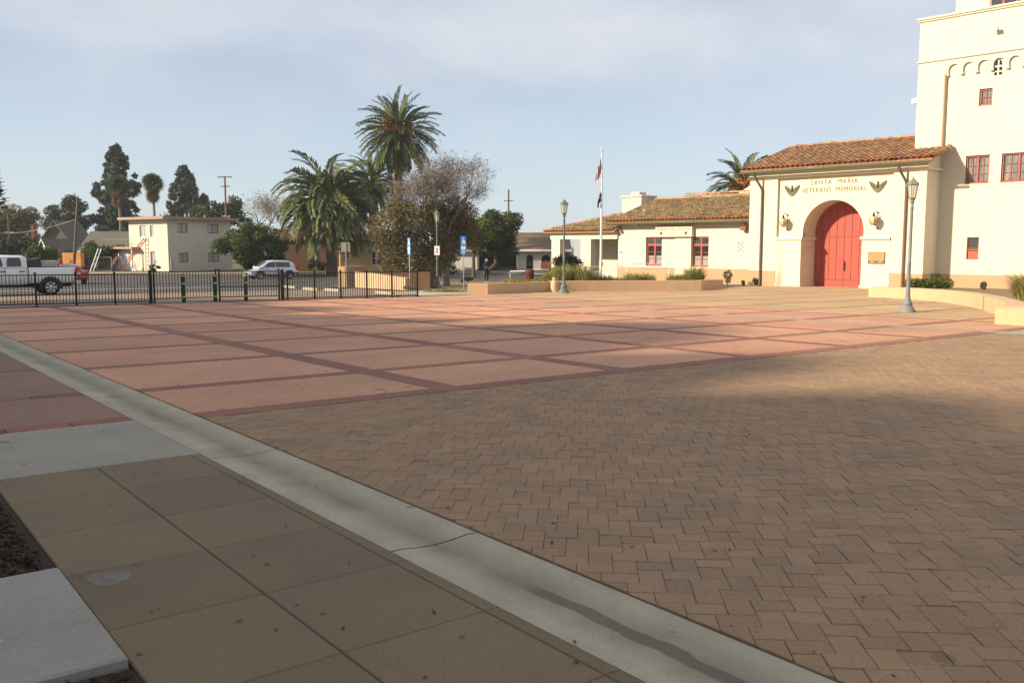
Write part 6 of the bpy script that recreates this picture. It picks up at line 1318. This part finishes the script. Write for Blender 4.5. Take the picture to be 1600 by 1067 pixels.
grass('ornamental_grass', 'long drift of feathery green grass behind the planter wall, left of the flagpole', gpts([(2.2, 52, 1), (2.8, 51.5, 1), (3.5, 52, 1), (4.1, 51.5, 1), (4.7, 51.8, 1), (3.0, 53, 1), (4.2, 53, 1)]), 560, 1.25, .5, 'grass_blade')
grass('ornamental_grass', 'tuft of feathery grass behind the planter wall, right of the flagpole', gpts([(5.5, 52, 1), (6.2, 51.7, 1.2), (7.0, 52, 1.3), (7.9, 52.4, .8)]), 480, 1.05, .5, 'grass_blade')
grass('ornamental_grass', 'rounded clump of grass at the end of the planter before the second red window', gpts([(9.6, 52.5, 1), (10.2, 52.3, 1.3), (10.7, 52.6, 1)]), 1000, 1.4, .5, 'grass_blade')
grass('ornamental_grass', 'bright green grass clump at the right edge of the picture below the tower', [(*at(18.75, 32.5), gz(*at(18.75, 32.5))+.15, 2), (*at(19.3, 32.8), gz(*at(18.75, 32.5))+.15, 2)], 900, 1.15, .4, 'grass_blade')
bl = [(e*1.0, 0, 0) for e in ()]
C_ = np.array([(*at(rng.uniform(-.4, 2.6), rng.uniform(46.8, 52)), 0) for _ in range(4200)]); C_[:, 2] = [gz(x, y)+.42+rng.uniform(-.1, .12) for x, y, _ in C_]
C_ = np.array([c for c in C_ if True]); tag(stuff(leaves('ground_cover', C_, .085, 'ivy_yellow', up=.6)), 'yellow-green creeping ground cover in the planter left of the stone bollard', 'ground cover')
wpoly('planter_soil', 'earth', [(25.3, 35.75), (30.2, 36.2), (33.2, 35.1), (38.3, 32.95), (44.0, 36.3), (41, 41), (34, 41), (28, 38.0)], .28)
hb = []
for k in range(16): e = 20.1+k*.135; hb.append((*at(e, 45.4), -.22, .22, .3, .26))
hx, hy = at(21.1, 45.4); t_ = thing('clipped_hedge', 'clipped yellow-green hedge beside the red downspout, behind the curved planter wall', 'hedge', (hx, hy, 0)); B_ = [(x-hx, y-hy, z, a, b, c) for x, y, z, a, b, c in hb]
leaves('foliage', blob_points(B_, 5000, .6), .055, 'leaf_bright', t_); MB().tube([(0, 0, -.8), (0, 0, -.25)], .05, 6).build('stems', 'bark', t_)
for (e, n, h_, lb, lf) in ((13.8, 57.4, .95, 'spindly potted plant against the clubhouse wall right of the planter', 'leaf'), (15.6, 57.6, .45, 'small dry shrub by the crawl vent of the clubhouse', 'leaf_brown'), (14.7, 57.0, .32, 'tiny seedling plant by the clubhouse wall', 'leaf'), (24.0, 45.6, .5, 'dry twiggy plant against the tower base', 'leaf_brown'), (22.1, 46.8, .9, 'wispy blue-green plant in the corner of the porch and the tower', 'leaf')):
    z = gn(n); tree('potted_plant' if 'potted' in lb else 'garden_plant', lb, at(e, n), z, [(0, 0, z+h_*.75, h_*.32, h_*.32, h_*.35), (.05, 0, z+h_*.4, h_*.22, h_*.2, h_*.3)], 420, .07, lf, (.03, h_*.6), cat='plant', limbs=2)
for e, n, lb in ((-3.75, 46.6, 'low grass tuft between the blue sign and the planter end'),):
    grass('grass_tuft', lb, [(*at(e-.4, n+.2), gn(n), 1), (*at(e+.3, n), gn(n), 1), (*at(e+.9, n+.1), gn(n), 1)], 500, .22, .5, 'grass_blade')
# Norfolk pine reaching in at the left edge
nx_, ny_ = at(-35.6, 60); t_ = thing('norfolk_pine', 'feathery tiered pine reaching in at the left edge of the picture', 'tree', (nx_, ny_, 0))
MB().tube([(0, 0, gn(60)-.2), (0, 0, 9.6)], [.3, .05], 8).build('trunk', 'bark', t_, True)
bm_ = MB(); PP = []
for k, z in enumerate(np.arange(4.1, 9.4, .27)):
    L_ = 3.0*(1-(z/10.2))**.62
    for j in range(7):
        a = j*2*PI/7+k*.4; pts = []
        for i in range(6):
            s = i/5; pts.append((L_*s*math.cos(a), L_*s*math.sin(a), z-.15*s+.42*s*s*L_*.5))
        bm_.tube(pts, [.03]*5+[.012], 4)
        for i in range(70): s = rng.uniform(.15, 1); q = np.array(pts[min(5, int(s*5))]); PP.append(q*(1)+rng.normal(0, .05, 3)+np.array((L_*.06*math.cos(a), L_*.06*math.sin(a), .05))*rng.uniform(-1, 1))
bm_.build('branches', 'bark', t_); leaves('foliage', np.array(PP), .10, 'leaf', t_, aspect=2.6)
# far tree line closing the horizon
C_ = []
for k in range(260):
    e = rng.uniform(-190, 190); n = rng.uniform(190, 260); h = rng.uniform(2.0, 5.2) if e < -25 else rng.uniform(1.0, 2.2); x, y = at(e, n); C_.append((x, y, GB+h*.35, rng.uniform(3, 6), rng.uniform(3, 6), h*.6))
tag(stuff(leaves('far_tree_line', blob_points(C_, 15000, .4), .9, 'leaf_con')), 'distant line of dark trees behind the houses', 'trees')

# ------------------------------------------------------------------ big street trees left of the camera, whose shade falls on the plaza
def sq(s, q): return at(.934*s-.357*q, .357*s+.934*q)
for i, (s, q, zc_, r, rz_, n) in enumerate(((-17, 17.8, 8.8, 5.6, 4.9, 8000), (-15, 24.0, 6.0, 4.8, 3.8, 8500), (-18, 30.5, 6.2, 5.4, 4.1, 9500), (-19, 38.0, 6.0, 5.6, 3.9, 9000), (-17, 2.0, 9.2, 6.4, 5.6, 10500), (-19, 12.4, 8.3, 4.8, 5.0, 9500), (-17, -8.0, 8.8, 6.2, 5.6, 8000), (-20, 6.8, 8.6, 4.8, 5.0, 9500))):
    x, y = sq(s, q); z = gz(x, y)
    tree('shade_tree', ('large spreading shade tree left of the plaza, out of the picture', )[0], (x, y), z, clumps((0, 0, zc_), (r*.82, r*.82, rz_*.82), 34, r*.22, r*.36) + [(0, 0, zc_, r*.7, r*.7, rz_*.7)], int(n*1.3), .56, 'leaf', (.35, zc_-rz_*.7), group='shade trees left of the plaza')
# ------------------------------------------------------------------ thin morning haze over the whole site
hz = MB(); P = [at(-260, -45), at(260, -45), at(260, 330), at(-260, 330)]
hz.add([(*p, -6.5) for p in P] + [(*p, 21.0) for p in P], [(0,1,2,3),(4,5,6,7),(0,1,5,4),(1,2,6,5),(2,3,7,6),(3,0,4,7)])
hzo = hz.build('haze', 'dark'); stuff(hzo)
hm = bpy.data.materials.new('haze'); hm.use_nodes = True; ht = hm.node_tree; ht.nodes.clear()
pvn = ht.nodes.new('ShaderNodeVolumePrincipled'); pvn.inputs['Color'].default_value = (.86, .89, .95, 1); pvn.inputs['Density'].default_value = .00042; pvn.inputs['Anisotropy'].default_value = .3
ho = ht.nodes.new('ShaderNodeOutputMaterial'); ht.links.new(pvn.outputs[0], ho.inputs['Volume']); hzo.data.materials.clear(); hzo.data.materials.append(hm)
